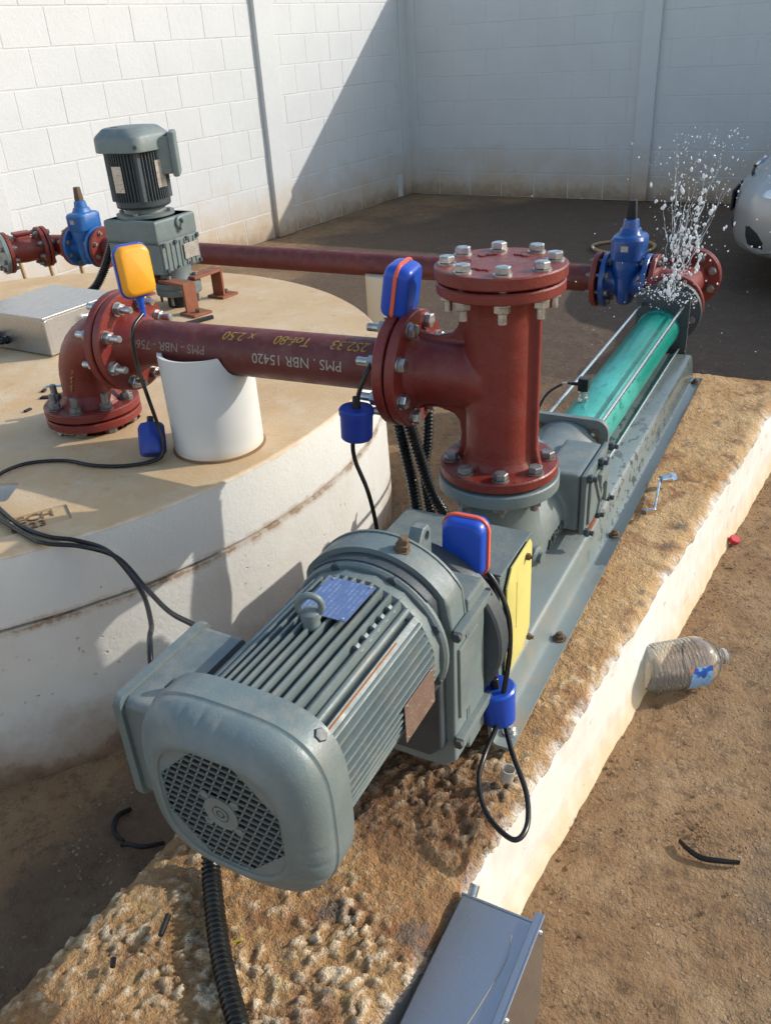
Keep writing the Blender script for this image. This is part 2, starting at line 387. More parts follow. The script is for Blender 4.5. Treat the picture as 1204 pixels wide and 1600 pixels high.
def mat_ground():
    m = NT('trodden_earth').world(); x, y, z = m.xyz()[:3]
    n1 = m.noise(1.3, 5, .62, .4); n2 = m.noise(7, 5, .68)
    c = m.mix(m.ramp(n1, .33, .68), (.305, .182, .086), (.215, .120, .052))
    c = m.mix(m.ramp(n2, .48, .72, 0, .8), c, (.37, .25, .132))
    c = m.mix(m.ramp(m.noise(26, 5, .78), .50, .66, 0, .8), c, (.105, .060, .032))
    c = m.mix(m.ramp(m.noise(2.1, 5, .6), .56, .68, 0, .6), c, (.155, .115, .078))
    c = m.mix(m.ramp(m.noise(75, 4, .8), .56, .70, 0, .45), c, (.34, .26, .17))
    # back yard shade painted into the earth, wet by the outlet, darker trench
    wx = m.math('SUBTRACT', x, .5); wy = m.math('SUBTRACT', y, 4.3)
    d = m.math('ADD', m.math('MULTIPLY', m.math('MULTIPLY', wx, wx), .055), m.math('MULTIPLY', m.math('MULTIPLY', wy, wy), .105))
    d = m.math('ADD', d, m.math('MULTIPLY', m.math('SUBTRACT', m.noise(2.0, 5), .5), .7))
    wet = m.ramp(d, .86, .60)  # mask paints in the back yard's shade as well as the wet patch
    tx = m.math('ABSOLUTE', m.math('SUBTRACT', x, -.44)); trench = m.math('MULTIPLY', m.ramp(m.math('ADD', tx, m.math('MULTIPLY', m.noise(9, 4), .1)), .27, .20), m.ramp(y, .1, -.2))  # darker band along the trench between tank and plinth
    wet_shade = m.math('MULTIPLY', m.math('MAXIMUM', wet, m.math('MULTIPLY', trench, .75)), .78)
    c = m.mix(wet_shade, c, (.062, .038, .024))
    fl = m.math('MULTIPLY', m.ramp(m.vor(9), .05, .03), m.ramp(m.noise(3, 2), .55, .6)); c = m.mix(m.math('MULTIPLY', fl, .5), c, (.5, .42, .28))
    m.set(c, m.math('SUBTRACT', .88, m.math('MULTIPLY', wet_shade, .14)), 0)
    gv = m.warp(60, .02); st = m.vor(85, 'F1', vec=gv); pick = m.ramp(m.noise(9, 4, .7), .47, .57)
    peb = m.math('MULTIPLY', m.ramp(st, .34, .26), pick); c2 = m.mix(m.math('MULTIPLY', peb, .6), c, m.mix(m.ramp(m.noise(40, 2), .45, .55), (.42, .31, .19), (.14, .085, .05)))
    ck_ = m.vor(16, 'DISTANCE_TO_EDGE', vec=m.warp(9, .12)); crack = m.math('MULTIPLY', m.ramp(ck_, .02, .0), m.ramp(m.noise(1.7, 3), .60, .68)); c2 = m.mix(m.math('MULTIPLY', crack, .3), c2, (.10, .06, .035))
    m.L(c2, m.p.inputs['Base Color'])
    h = m.math('ADD', m.math('MULTIPLY', m.noise(30, 4, .75), .8), m.math('MULTIPLY', m.noise(150, 3, .8), .5))
    h = m.math('ADD', m.math('SUBTRACT', h, m.math('MULTIPLY', crack, .4)), m.math('MULTIPLY', peb, .5)); m.bump(h, .9, .011); return m.m
EARTH = mat_ground()
def mat_plinth():
    m = NT('rough_plinth_concrete').world(); x, y, z = m.xyz()[:3]
    at = m.n.new('ShaderNodeAttribute'); at.attribute_name = 'side'; side = at.outputs['Fac']
    a2 = m.n.new('ShaderNodeAttribute'); a2.attribute_name = 'lump'; lump = a2.outputs['Fac']
    n = m.noise(5, 6, .62, .5)
    clay = m.mix(m.ramp(n, .36, .64), (.55, .335, .145), (.38, .195, .072))
    clay = m.mix(m.ramp(m.noise(38, 5, .7), .5, .7, 0, .6), clay, (.48, .33, .18))
    far = m.mix(m.ramp(n, .38, .66), (.66, .435, .21), (.50, .27, .10))
    clay = m.mix(m.ramp(y, -.25, .35), clay, far)
    stone = m.mix(m.ramp(m.noise(23, 4), .35, .65), (.82, .65, .43), (.72, .52, .31))
    c = m.mix(m.ramp(m.math('ADD', lump, m.math('MULTIPLY', m.math('SUBTRACT', m.noise(60, 4), .5), 1.1)), .20, .62), clay, stone)
    c = m.mix(m.ramp(m.noise(8, 5, .7, .6), .51, .63, 0, .72), c, (.25, .105, .040))
    c = m.mix(m.ramp(m.noise(85, 5, .75), .60, .72, 0, .5), c, (.20, .105, .05))
    c = m.mix(m.math('MULTIPLY', m.ramp(m.noise(13, 5, .6), .61, .68), .75), c, (.15, .12, .10))
    c = m.mix(m.math('MULTIPLY', m.ramp(m.noise(17, 4), .62, .72), m.ramp(y, -.5, -.9, 0, .45)), c, (.62, .48, .14))
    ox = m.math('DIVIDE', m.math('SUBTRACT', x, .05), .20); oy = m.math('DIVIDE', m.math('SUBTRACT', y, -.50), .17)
    stain_shade = m.math('ADD', m.math('ADD', m.math('MULTIPLY', ox, ox), m.math('MULTIPLY', oy, oy)), m.math('MULTIPLY', m.math('SUBTRACT', m.noise(14, 6, .7), .5), 1.6))
    c = m.mix(m.ramp(stain_shade, .95, .35, 0, .62), c, (.15, .066, .028))  # dark patch under the motor: part stain, part its shadow painted in
    # white wall paint on the side, brushed unevenly over the edge
    sn = m.math('ADD', side, m.math('MULTIPLY', m.math('SUBTRACT', m.noise(16, 6, .7), .5), .09))
    wp = m.ramp(sn, -.012, .012)
    w = m.mix(m.ramp(m.noise(4, 5), .4, .7), (.74, .72, .665), (.69, .65, .57))
    w = m.mix(m.ramp(m.math('ADD', z, m.math('MULTIPLY', m.math('SUBTRACT', m.noise(14, 5, .7), .5), .12)), .09, .0, 0, .8), w, (.58, .42, .22))
    ch = m.math('MULTIPLY', m.ramp(m.noise(1, 6, .75, vec=m.mapv((26, 13, 40))), .63, .67), .7); w = m.mix(ch, w, (.36, .24, .13))
    c = m.mix(wp, c, w)
    m.set(c, .84, 0); h = m.math('ADD', m.noise(190, 3, .7), m.math('MULTIPLY', m.noise(70, 4, .7), 1.1))
    h = m.math('MULTIPLY', h, m.ramp(wp, 0, 1, 1, .07)); m.bump(h, 1.0, .008); return m.m
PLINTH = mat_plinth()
def mat_pet():
    m = NT('clear_pet'); m.set((.95, .96, .95), .05, 0, Transmission_Weight=.96, IOR=1.42); return m.m
PET = mat_pet()
def mat_label():
    m = NT('printed_bottle_label'); x, y, z = m.xyz()[:3]
    n = m.noise(30, 3); c = m.mix(m.ramp(n, .45, .5), (.02, .10, .42), (.25, .45, .75))
    c = m.mix(m.ramp(m.math('ADD', z, m.math('MULTIPLY', n, .05)), .106, .100), c, (.75, .25, .02))
    c = m.mix(m.ramp(m.noise(60, 2), .62, .66), c, (.05, .18, .06)); m.set(c, .35); return m.m
LABEL = mat_label()
def mat_water():
    m = NT('splashing_water'); m.set((.90, .92, .93), .15, 0, Transmission_Weight=.12, IOR=1.33); return m.m
WATER = mat_water()
def mat_car():
    m = NT('silver_car_paint').world(); d = m.ramp(m.noise(3, 5), .45, .7, 0, .4)
    m.set(m.mix(d, (.42, .415, .40), (.38, .34, .29)), m.ramp(m.noise(9, 4), .3, .7, .26, .42), .3, Coat_Weight=.6, Coat_Roughness=.08); return m.m
CARP = mat_car()
GLASSD = NT('dark_glass'); GLASSD.set((.012, .014, .016), .06, 0); GLASSD = GLASSD.m
LENS = NT('headlamp_lens'); LENS.set((.78, .80, .82), .08, .3); LENS = LENS.m
RUBBER = plastic('tyre_rubber', (.018, .018, .018), .75)

# ------------------------------------------------------------------ ground
def build_ground():
    def axis(lo, hi, step, far):
        a = [lo+step*i for i in range(int((hi-lo)/step)+1)]; s = step; x = a[-1]; r = []
        while x < far: s *= 1.45; x += s; r.append(x)
        s = step; x = a[0]; l = []
        while x > -far: s *= 1.45; x -= s; l.append(x)
        return l[::-1]+a+r
    X = axis(-.75, 1.0, .014, 150); Y = axis(-1.2, 2.8, .014, 150); vs = []; fs = []
    for y in Y:
        for x in X:
            h = 0
            if -1.5 < x < 2 and -2 < y < 4:
                p = Vector((x, y, 0)); h = .006*noise.noise(p*3.1)+.004*noise.noise(p*11)+.0025*noise.noise(p*33)
                # worn boot prints near the bottle
                for cx, cy, a in ((.36, .03, 1.1), (.43, .62, .7), (.50, .47, 1.3), (.40, .40, .4)):
                    dx, dy = x-cx, y-cy; u = dx*cos(a)+dy*sin(a); w = -dx*sin(a)+dy*cos(a); e = (u/.09)**2+(w/.04)**2
                    if e < 1: h += .0035*(1-e)*(1 if sin(u*330) > .2 else -1)*(1 if sin(w*260) > -.6 else -.5)
            vs.append((x, y, h-.004))
    nx = len(X)
    for j in range(len(Y)-1):
        for i in range(nx-1): fs.append((j*nx+i, j*nx+i+1, (j+1)*nx+i+1, (j+1)*nx+i))
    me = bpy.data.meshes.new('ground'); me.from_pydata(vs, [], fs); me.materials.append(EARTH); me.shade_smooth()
    o = bpy.data.objects.new('ground', me); COL.objects.link(o); o['kind'] = 'structure'
build_ground()

# ------------------------------------------------------------------ block walls
def block_wall(label, P0, d, s0, s1, pil, seed):
    """P0: a point on the face, d: direction along the wall, yard on the side of n"""
    rnd = random.Random(seed)
    d = Vector((d[0], d[1], 0)).normalized(); n = Vector((d.y, -d.x, 0))
    H, L, t = .196, .31, .14; rows = 9; top = rows*H; base = Vector((P0[0], P0[1], -Z0))+d*s0
    w = thing('block_wall', label, 'wall', base)
    B = base-d*s0; M = mat_from(B, d, Vector((0, 0, 1)), n)      # local: x along, y up, z out of the face
    mb = MB(); mb.box(((s0+s1)/2, top/2, -.0019-t/2), (s1-s0, top, t), 0, M); part(w, 'mortar_bed', mb, JOINT)
    mb = MB(); mb.box((0, 0, 0), (L-.0045, H-.0045, .03), .0035); proto = mb.mesh('block', WALL, None, 0)
    mb = MB(); mb.box((0, 0, 0), (L/2-.005, H-.005, .03), .0035); half = mb.mesh('block', WALL, None, 0)
    for r in range(rows):
        s = s0+(L/2 if r % 2 else 0); first = True
        if r % 2: inst(w, 'block', half, M @ T(s0+L/4, (r+.5)*H, -.015))
        while s+L <= s1+.001:
            Mi = M @ T(s+L/2, (r+.5)*H+rnd.uniform(-.001, .001), -.015+rnd.uniform(-.0007, .0007)) @ RX(rnd.uniform(-.08, .08)) @ RY(rnd.uniform(-.08, .08))
            inst(w, 'block', proto, Mi); s += L
        if s < s1-.02 and s1-s < L: inst(w, 'block', half, M @ T(s1-L/4, (r+.5)*H, -.016))
    for a, b, pr in pil:
        mb = MB(); mb.box(((a+b)/2, top/2+.002, pr/2-.02), (b-a, top+.004, pr+.04), .006, M); part(w, 'pilaster', mb, WALL)
    mb = MB(); mb.box(((s0+s1)/2, top+.02, -t/2), (s1-s0, .035, t+.03), .006, M); part(w, 'coping', mb, WALL)
    return w
# left wall: face passes (-3.27, 6.31); s measured from there towards -y is negative
block_wall('sunlit white painted block wall behind the grey mixer motor, shadow across its far end', (-3.27, 6.31), (.0847, .9964), -7.67, 0, ((-4.55, -4.33, .035), (-2.06, -1.86, .035), (-.12, .0, .02)), 3)
block_wall('shaded white painted block wall behind the silver car and the water splash', (-3.27, 6.31), (1, -.052), 0.0, 6.49, ((0.0, .10, .02), (2.10, 2.24, .03), (4.30, 4.44, .03)), 5)

# unseen white wall assumed behind the camera, added to bounce sunlight onto facing sides
mb = MB().box((0, 0, .9-Z0), (8.6, .16, 1.8), .01, T(.35, -4.1, 0) @ RZ(-3)); o = solo('bounce_wall', mb, WALL, None, None, (.35, -4.1, -Z0), kind='structure')
# ------------------------------------------------------------------ round concrete tank
TCX, TCY, TR, TZ = -1.689, .182, 1.186, -.445
tank = thing('concrete_tank', 'low round white concrete tank with tan stained cover under the mixer', 'tank', (TCX, TCY, -Z0))
def wob(mb, amp):
    for i, p in enumerate(mb.v):
        dx, dy = p[0]-TCX, p[1]-TCY; r = sqrt(dx*dx+dy*dy)
        if r > .9:
            k = 1+amp*noise.noise(Vector((dx*2.2, dy*2.2, 1.3)))/r+amp*.5*noise.noise(Vector((dx*12, dy*12, p[2]*2)))/r
            mb.v[i] = (TCX+dx*k, TCY+dy*k, p[2]+(.0022*noise.noise(Vector((dx*14, dy*14, 3)))+.0012*noise.noise(Vector((dx*40, dy*40, 3))) if p[2] < -.59 and p[2] > -.61 else 0))
    return mb
mb = MB().lathe([(0, -Z0+.02), (TR-.004, -Z0+.02), (TR-.004, -Z0-.05), (TR+.004, -Z0-.05), (TR+.004, -.9), (TR+.002, -.8), (TR, -.7), (TR+.001, -.6045), (TR-.02, -.6045), (0, -.6045)], (TCX, TCY, 0), (0, 0, 1), 220)
part(tank, 'tank_wall', wob(mb, .004), TANKS, 25)
mb = MB().lathe([(0, -.6005), (TR-.02, -.6005), (TR-.02, -.5975), (TR, -.5975), (TR+.001, -.54), (TR, -.465), (TR, -.4505), (TR-.0055, TZ), (TR-.1, TZ), (0, TZ)], (TCX, TCY, 0), (0, 0, 1), 220)
slab = part(tank, 'cover_slab', wob(mb, .004), TANKT, 25)
# openings: lifting pocket at the rim, pipe hole, cast name panel
c1 = MB().box((-1.035, -.372, TZ), (.14, .085, .12), .008, None)
c1 = MB(); c1.box((0, 0, 0), (.13, .085, .12), .008, T(-1.0, -.385, TZ) @ RZ(30)); cut(slab, c1)
c2 = MB().cyl((-1.045, 0, TZ-.09), (-1.04, .006, TZ+.03), .085, .09, 22)
for i, p in enumerate(c2.v): c2.v[i] = (p[0]+.012*noise.noise(Vector(p)*23), p[1]+.012*noise.noise(Vector(p)*29), p[2])
cut(slab, c2)
SA = radians(55.6); sd = Vector((cos(SA), sin(SA), 0)); sc = Vector((.765-2*.765, -.37, TZ))
MS = T(sc.x-sd.x*.15, sc.y-sd.y*.15, TZ) @ Matrix.Rotation(SA, 4, 'Z')
c3 = MB().box((0, 0, 0), (.30, .07, .011), .002, MS); cut(slab, c3)
part(tank, 'name_panel', MB().box((0, 0, -.0052), (.297, .067, .003), .0005, MS), STAMPM)
for s, dx, dy, sz in (('TECH', .075, .016, .038), ('03', -.055, -.017, .034), ('6323', .07, -.017, .034)):
    t = text_mb(s, sz, .006); m2 = MB().add(t.v, t.f, MS @ T(dx, dy, -.004)); part(tank, 'cast_lettering', m2, RUSTD, 0)

# ------------------------------------------------------------------ concrete plinth under the pump
def build_plinth():
    y0, y1 = -1.75, 1.56; xr = lambda y: .262+.106*y; xl = lambda y: -.192+.094*y; zt, zb = -.72, -Z0-.03
    dy = .0046; ny = int((y1-y0)/dy); side = []; lump = []; vs = []; fs = []
    cols = []                                       # (u 0..1 across, drop 0..1)
    nb, nt = 8, 104
    for k in range(nb): cols.append(('l', k/nb))
    for k in range(nt+1): cols.append(('t', k/nt))
    for k in range(1, nb+13): cols.append(('r', k/(nb+12)))
    for j in range(ny+1):
        y = y0+(y1-y0)*j/ny; a, b = xl(y), xr(y)
        near = min(1, max(.28, (.45-y)/1.0))
        eb = .010*noise.noise(Vector((0, y*6, 7)))+.006*noise.noise(Vector((0, y*24, 2)))
        for kind, u in cols:
            if kind == 't':
                x = a+(b+eb-a)*u; p = Vector((x, y, 0))
                e = min(u, 1-u)*(b-a); z = zt
                if e < .03: z -= .016*(1-e/.03)**2
                wp_ = p+Vector((noise.noise(p*22), noise.noise(p*22+Vector((5, 5, 5))), 0))*.016+Vector((noise.noise(p*70), noise.noise(p*70+Vector((5, 5, 5))), 0))*.006
                d1 = noise.voronoi(wp_*60)[0][0]; d2 = noise.voronoi(wp_*120+Vector((3, 8, 0)))[0][0]
                cl = min(1, max(.15, .72+1.3*noise.noise(p*5.2+Vector((9, 2, 0)))))
                l1 = max(0, 1-(d1/.52)**2)**.7; l2 = max(0, 1-(d2/.55)**2)**.7
                keep = 1 if noise.cell(wp_*36+Vector((.3, .7, 0))) > -.25 else .25
                h = near*(cl*(.0088*l1+.0048*l2)+.0035*noise.noise(p*9)+.0022*noise.noise(p*48)+.0020*noise.noise(p*95))+.004*noise.noise(p*4)+(1-near)*.003*noise.noise(p*30)
                pit = noise.noise(p*21+Vector((1, 4, 0)))
                if pit > .55: h -= .012*(pit-.55)*(.4+near)
                vs.append((x, y, z+h-.006-.002*near)); side.append(-e if u > .5 else -.2); lump.append(min(1, cl*(.75*l1+.35*l2))*min(1, near*1.3))
            elif kind == 'r':
                z = zt-.018+(zb-zt+.018)*u; d = (zt-z)
                x = b+eb*max(0, 1-d/.08)+.004*noise.noise(Vector((y*7, z*7, 1)))+.002*noise.noise(Vector((y*30, z*30, 4)))+.012*max(0, (d-.19)/.06)**2
                x += .006*(1-min(1, d/.03))*0
                vs.append((x, y, z)); side.append(d); lump.append(.5)
            else:
                z = zb+(zt-.012-zb)*u; x = a+.006*noise.noise(Vector((y*9, z*9, 11)))-.004; vs.append((x, y, z)); side.append(-.2); lump.append(.4)
    nc = len(cols)
    for j in range(ny):
        for i in range(nc-1): fs.append((j*nc+i, j*nc+i+1, (j+1)*nc+i+1, (j+1)*nc+i))
    fs += [tuple(range(nc)), tuple(ny*nc+i for i in range(nc))[::-1]]
    base = (0, 0, -Z0)
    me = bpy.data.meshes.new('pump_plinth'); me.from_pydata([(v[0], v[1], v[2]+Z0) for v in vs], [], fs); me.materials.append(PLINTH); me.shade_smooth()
    at = me.attributes.new('side', 'FLOAT', 'POINT'); at.data.foreach_set('value', side)
    at = me.attributes.new('lump', 'FLOAT', 'POINT'); at.data.foreach_set('value', lump)
    bm = bmesh.new(); bm.from_mesh(me); bmesh.ops.recalc_face_normals(bm, faces=bm.faces[:]); bm.to_mesh(me); bm.free()
    o = bpy.data.objects.new('pump_plinth', me); COL.objects.link(o)
    tag(o, 'long concrete plinth with pitted tan top and white painted side under the pump', 'plinth')
build_plinth()

# ------------------------------------------------------------------ bolts shared by the pipework
def hexr(r, h, b, z, n=6):
    """chamfered hexagon profile as a lathe"""
    return [(0, z), (r*.86, z), (r, z+b), (r, z+h-b), (r*.86, z+h), (0, z+h)]
_bolt = {}
def bolt_mesh(L, mat, r=.0138, tip=.02, shank=.008, head=True, key=''):
    k = (L, mat.name, r, tip, head)
    if k in _bolt: return _bolt[k]
    mb = MB(); mb.lathe([(0, 0), (r*1.13, 0), (r*1.13, .0028), (0, .0028)], (0, 0, 0), (0, 0, 1), 24)
    if head: mb.lathe(hexr(r, .0115, .0015, .0028), (0, 0, 0), (0, 0, 1), 6)
    else:
        mb.lathe(hexr(r, .0125, .0015, .0028), (0, 0, 0), (0, 0, 1), 6); mb.lathe([(0, .0), (shank, 0), (shank, .0125+tip), (shank*.8, .0145+tip), (0, .0145+tip)], (0, 0, 0), (0, 0, 1), 16)
    mb.cyl((0, 0, .001), (0, 0, -L-.013-tip), shank, shank*.95, 16)
    mb.lathe([(0, 0), (r*1.1, 0), (r*1.1, -.0025), (0, -.0025)], (0, 0, -L), (0, 0, 1), 24)
    mb.lathe([(p[0], -L-.0025-p[1]) for p in hexr(r, .0125, .0015, 0)], (0, 0, 0), (0, 0, 1), 6)
    _bolt[k] = mb.mesh('bolt', mat, None, 30); return _bolt[k]
def bolts(parent, c, axis, R, L, mat, n=8, a0=22.5, ref=None, skip=(), head=True, tip=.02, r=.0138, shank=.008):
    """ring of bolts; heads on the side the axis points to"""
    a = Vector(axis).normalized(); u = Vector(ref) if ref else frame(a)[0]; w = a.cross(u)
    for k in range(n):
        if k in skip: continue
        t = radians(a0+360/n*k); p = Vector(c)+(u*cos(t)+w*sin(t))*R
        M = mat_from(p, u, w, a) @ RZ(random.uniform(0, 60))
        inst(parent, 'bolt', bolt_mesh(L, mat, r, tip, shank, head), M)
def flange(mb, c, axis, R, th, bore=0, n=56):
    b = .0025; mb.lathe([(bore, 0), (R-b, 0), (R, b), (R, th-b), (R-b, th), (bore, th)]+([(bore, 0)] if bore else []), c, axis, n) if bore else mb.lathe([(0, 0), (R-b, 0), (R, b), (R, th-b), (R-b, th), (0, th)], c, axis, n)
    return mb

# ------------------------------------------------------------------ red tee on the pump inlet
tee = thing('pipe_tee', 'dark red cast tee standing on the pump with a bolted blank on top', 'pipe tee', (0, 0, -.387))
mb = MB().lathe([(0, -.38), (.075, -.38), (.070, -.37), (.0625, -.355), (.0605, -.34), (.0605, -.075), (.063, -.055), (.075, -.043), (.075, -.036), (0, -.036)], (0, 0, 0), (0, 0, 1), 56)
mb.lathe([(0, 0), (.0625, 0), (.0605, .06), (.0605, .115), (.064, .135), (.075, .147), (.075, .155), (0, .155)], (-.012, 0, -.206), (-1, 0, 0), 56)
for sx in (1, -1):        # thin web between the flanges, both sides
    if sx == 1: poly = [(.04, -.372), (.085, -.372), (.079, -.35), (.0745, -.33), (.0745, -.09), (.079, -.068), (.085, -.042), (.04, -.042)]
    else: poly = [(-.04, -.372), (-.085, -.372), (-.078, -.35), (-.0745, -.32), (-.078, -.297), (-.088, -.284), (-.12, -.276), (-.145, -.278), (-.158, -.285), (-.158, -.128), (-.145, -.134), (-.12, -.136), (-.088, -.128), (-.078, -.115), (-.0745, -.10), (-.078, -.068), (-.085, -.042), (-.04, -.042)]
    mb.prism([(p[0], p[1]) for p in poly], Matrix(((1, 0, 0, 0), (0, 0, 1, -.0075), (0, 1, 0, 0), (0, 0, 0, 1))), .015)
o = part(tee, 'tee_body', mb, RED); soften(o, .003, 3)
part(tee, 'flange', flange(MB(), (0, 0, -.026), (0, 0, -1), .11, .019), RED)
part(tee, 'flange', flange(MB(), (0, 0, -.366), (0, 0, -1), .1105, .020), RED)
part(tee, 'flange', flange(MB(), (-.16, 0, -.206), (-1, 0, 0), .11, .020), RED)
mb = flange(MB(), (0, 0, 0), (0, 0, -1), .1125, .0215)
blank = part(tee, 'blank_flange', mb, RED)
for k in range(4):                          # worn cast marks, no longer readable
    for q in range(5):
        a = radians(58+62*k+6.5*q); M = T(.058*cos(a), .058*sin(a), .0008) @ Matrix.Rotation(a-pi/2, 4, 'Z')
        part(blank, 'cast_mark', MB().box((0, 0, 0), (.003+.002*((q*7+k) % 3), .010+.003*((q+k) % 2), .0035), .0006, M), RED)
mb = MB().cyl((0, 0, -.0215), (0, 0, -.0262), .078, .078, 48); part(tee, 'gasket', mb, BLACKM)
bolts(tee, (0, 0, 0), (0, 0, 1), .09, .046, ZINC, ref=(1, 0, 0))
bolts(tee, (-.16, 0, -.206), (1, 0, 0), .09, .045, ZINC, ref=(0, 1, 0), tip=.026)
bolts(tee, (0, 0, -.366), (0, 0, 1), .09, .051, ZINCD, ref=(1, 0, 0), tip=.012)

# ------------------------------------------------------------------ red pipe from the tee to the elbow
PA, PB = Vector((-.184, 0, -.2065)), Vector((-.886, 0, -.222)); pd = (PB-PA).normalized()
spool = thing('pipe_spool', 'dark red stencilled pipe running over the tank from tee to elbow', 'pipe', (-.55, 0, -.26))
part(spool, 'pipe', MB().lathe([(.046, 0), (.0505, .002), (.0505, (PB-PA).length-.002), (.046, (PB-PA).length)], PA, pd, 56), REDD)
mb = flange(MB(), PA, pd, .11, .021); mb.lathe([(.073, .02), (.066, .026), (.054, .036), (.0505, .04)], PA, pd, 48); part(spool, 'flange', mb, RED)
mb = flange(MB(), PB, -pd, .11, .021); mb.lathe([(.073, .02), (.068, .028), (.058, .05), (.052, .058), (.0505, .06)], PB, -pd, 48); part(spool, 'flange', mb, RED)
def slice_y(t, size):
    bm = bmesh.new(); vs_ = [bm.verts.new(p) for p in t.v]
    for f in t.f:
        try: bm.faces.new([vs_[k] for k in f])
        except ValueError: pass
    for k in range(-6, 7): bmesh.ops.bisect_plane(bm, geom=bm.verts[:]+bm.edges[:]+bm.faces[:], plane_co=(0, k*size*.09, 0), plane_no=(0, 1, 0))
    bm.verts.index_update(); t.v = [v.co.copy() for v in bm.verts]; t.f = [tuple(v.index for v in f.verts) for f in bm.faces]; bm.free()
def on_pipe(txt, size, s, ang, mat, name, shear=0, r=.0506, squash=1.0):
    """lettering rolled round the pipe; read from the far side, so upside down from here"""
    t = text_mb(txt, size, .0008, shear); mb = MB(); c = PA+pd*s; slice_y(t, size)
    e1 = Vector((0, -1, 0)); e2 = Vector((0, 0, 1)); vs = []
    for p in t.v:
        a = radians(ang)-(p[1]*squash)/r; q = c+pd*p[0]+(e1*cos(a)+e2*sin(a))*(r+p[2]*.5+.0004); vs.append(q)
    mb.add(vs, t.f); part(spool, name, mb, mat, 0)
on_pipe('PMS . NBR 15420', .029, .220, 10, STENCIL, 'stencil_lettering', r=.0507)
on_pipe('PMS - NBR - 7560', .027, .545, 16, STENC2, 'stencil_lettering', r=.0507)
on_pipe('2S2.33', .031, .105, 58, CHALKY, 'marker_lettering', .25)
on_pipe('Tof-80', .031, .235, 58, CHALKY, 'marker_lettering', .25)
on_pipe('x 2.50', .031, .365, 58, CHALKY, 'marker_lettering', .25)

# ------------------------------------------------------------------ red elbow into the tank
EX = -1.05; EZ = -.223
elb = thing('pipe_elbow', 'dark red flanged elbow turning down into the tank cover', 'pipe elbow', (EX, 0, TZ))
pts = [Vector((-.905, 0, EZ))]+[Vector((EX+.115*(1-sin(t)), 0, EZ-.115*(1-cos(t)))) for t in [radians(a) for a in range(0, 91, 9)]]+[Vector((EX, 0, -.39))]
part(elb, 'bend', MB().tube(pts, .060, 40), RED)
mb = flange(MB(), (-.890, 0, EZ), (-1, 0, 0), .112, .021); mb.lathe([(.078, .02), (.068, .03), (.06, .042)], (-.890, 0, EZ), (-1, 0, 0), 48); part(elb, 'flange', mb, RED)
mb = flange(MB(), (EX, 0, -.385), (0, 0, -1), .1125, .020); mb.lathe([(.078, -.0), (.068, .012), (.06, .026)], (EX, 0, -.385), (0, 0, 1), 48); part(elb, 'flange', mb, RED)
mb = flange(MB(), (EX, 0, -.4105), (0, 0, -1), .1125, .019); mb.lathe([(.09, .019), (.062, .035), (.06, .06), (.06, .15)], (EX, 0, -.4105), (0, 0, -1), 40); part(elb, 'flange', mb, RED)
bolts(elb, (EX, 0, -.385), (0, 0, 1), .09, .045, ZINCD, ref=(1, 0, 0), head=False, tip=.024)
bolts(elb, (-.866, 0, EZ), (1, 0, 0), .09, .045, ZINC, ref=(0, 1, 0), head=False, tip=.026)
mb = MB()
for k in range(16):      # chalk-yellow scribble on the bend
    a = radians(random.uniform(-10, 25)); y = random.uniform(-.01, .05)
mk = [(EX+.0*i, 0, 0) for i in range(3)]
def scrib(mb, pts, r=.0014): mb.tube(catmull(pts, 4), r, 5)
for k in range(6):
    ph = radians(-58+k*6); zz = -.335+.021*k; rr = .0608; q = Vector((EX-.02+.006*k, 0, zz))
    q = Vector((EX+rr*cos(ph-.35), rr*sin(ph-.35), zz)); scrib(mb, [q+V(-.004, -.0015, -.007), q+V(.002, -.002, .002), q+V(-.001, -.002, .006), q+V(.006, -.001, .009)])
part(elb, 'marker_scribble', mb, CHALKY)
# torn plaster sheet left round the neck
mb = MB()
for k in range(7):
    a = radians(-150+k*13); r = .085+.012*random.random(); c = Vector((EX+r*cos(a), r*sin(a), -.4375+.006*random.random()))
    mb.box((0, 0, 0), (.035+.02*random.random(), .012+.012*random.random(), .002), .0006, T(*c) @ Matrix.Rotation(a+pi/2, 4, 'Z') @ RX(random.uniform(10, 40)))
part(elb, 'plaster_flake', mb, STENCIL)

# ------------------------------------------------------------------ white supports
mb = MB(); px, py = -.672, 0
ring = []
for lvl, z in enumerate((TZ-.003, -.43, -.36, -.30, -.26)):
    ring.append([(px+.1*cos(2*pi*k/72), py+.1*sin(2*pi*k/72), z) for k in range(72)])
top = []
for k in range(72):
    y = .1*sin(2*pi*k/72); x = px+.1*cos(2*pi*k/72); zp = PA.z+(x-PA.x)*(PB.z-PA.z)/(PB.x-PA.x)
    sad = zp-sqrt(max(0, .053**2-y*y)) if abs(y) < .053 else zp+.002-.004*abs(y)
    top.append((x, y, min(sad, zp+.001)))
inn = [((p[0]-px)*.9+px, p[1]*.9, p[2]-.002) for p in top]; deep = [(p[0], p[1], -.30) for p in inn]
mb.loft(ring+[top, inn, deep])
sup = thing('pipe_support', 'short fat white pipe stub carrying the red pipe on the tank cover', 'support', (px, py, TZ), 'white pipe supports')
part(sup, 'sleeve', mb, PVC)
part(sup, 'grimy_sealant', MB().lathe([(.0995, -.4452), (.1045, -.4446), (.103, -.441), (.0995, -.4395)], (px, py, 0), (0, 0, 1), 72), RUSTD)
part(sup, 'mortar_fill', MB().lathe([(0, -.283), (.088, -.283), (.088, -.30), (0, -.30)], (px, py, 0), (0, 0, 1), 40), TANKS)

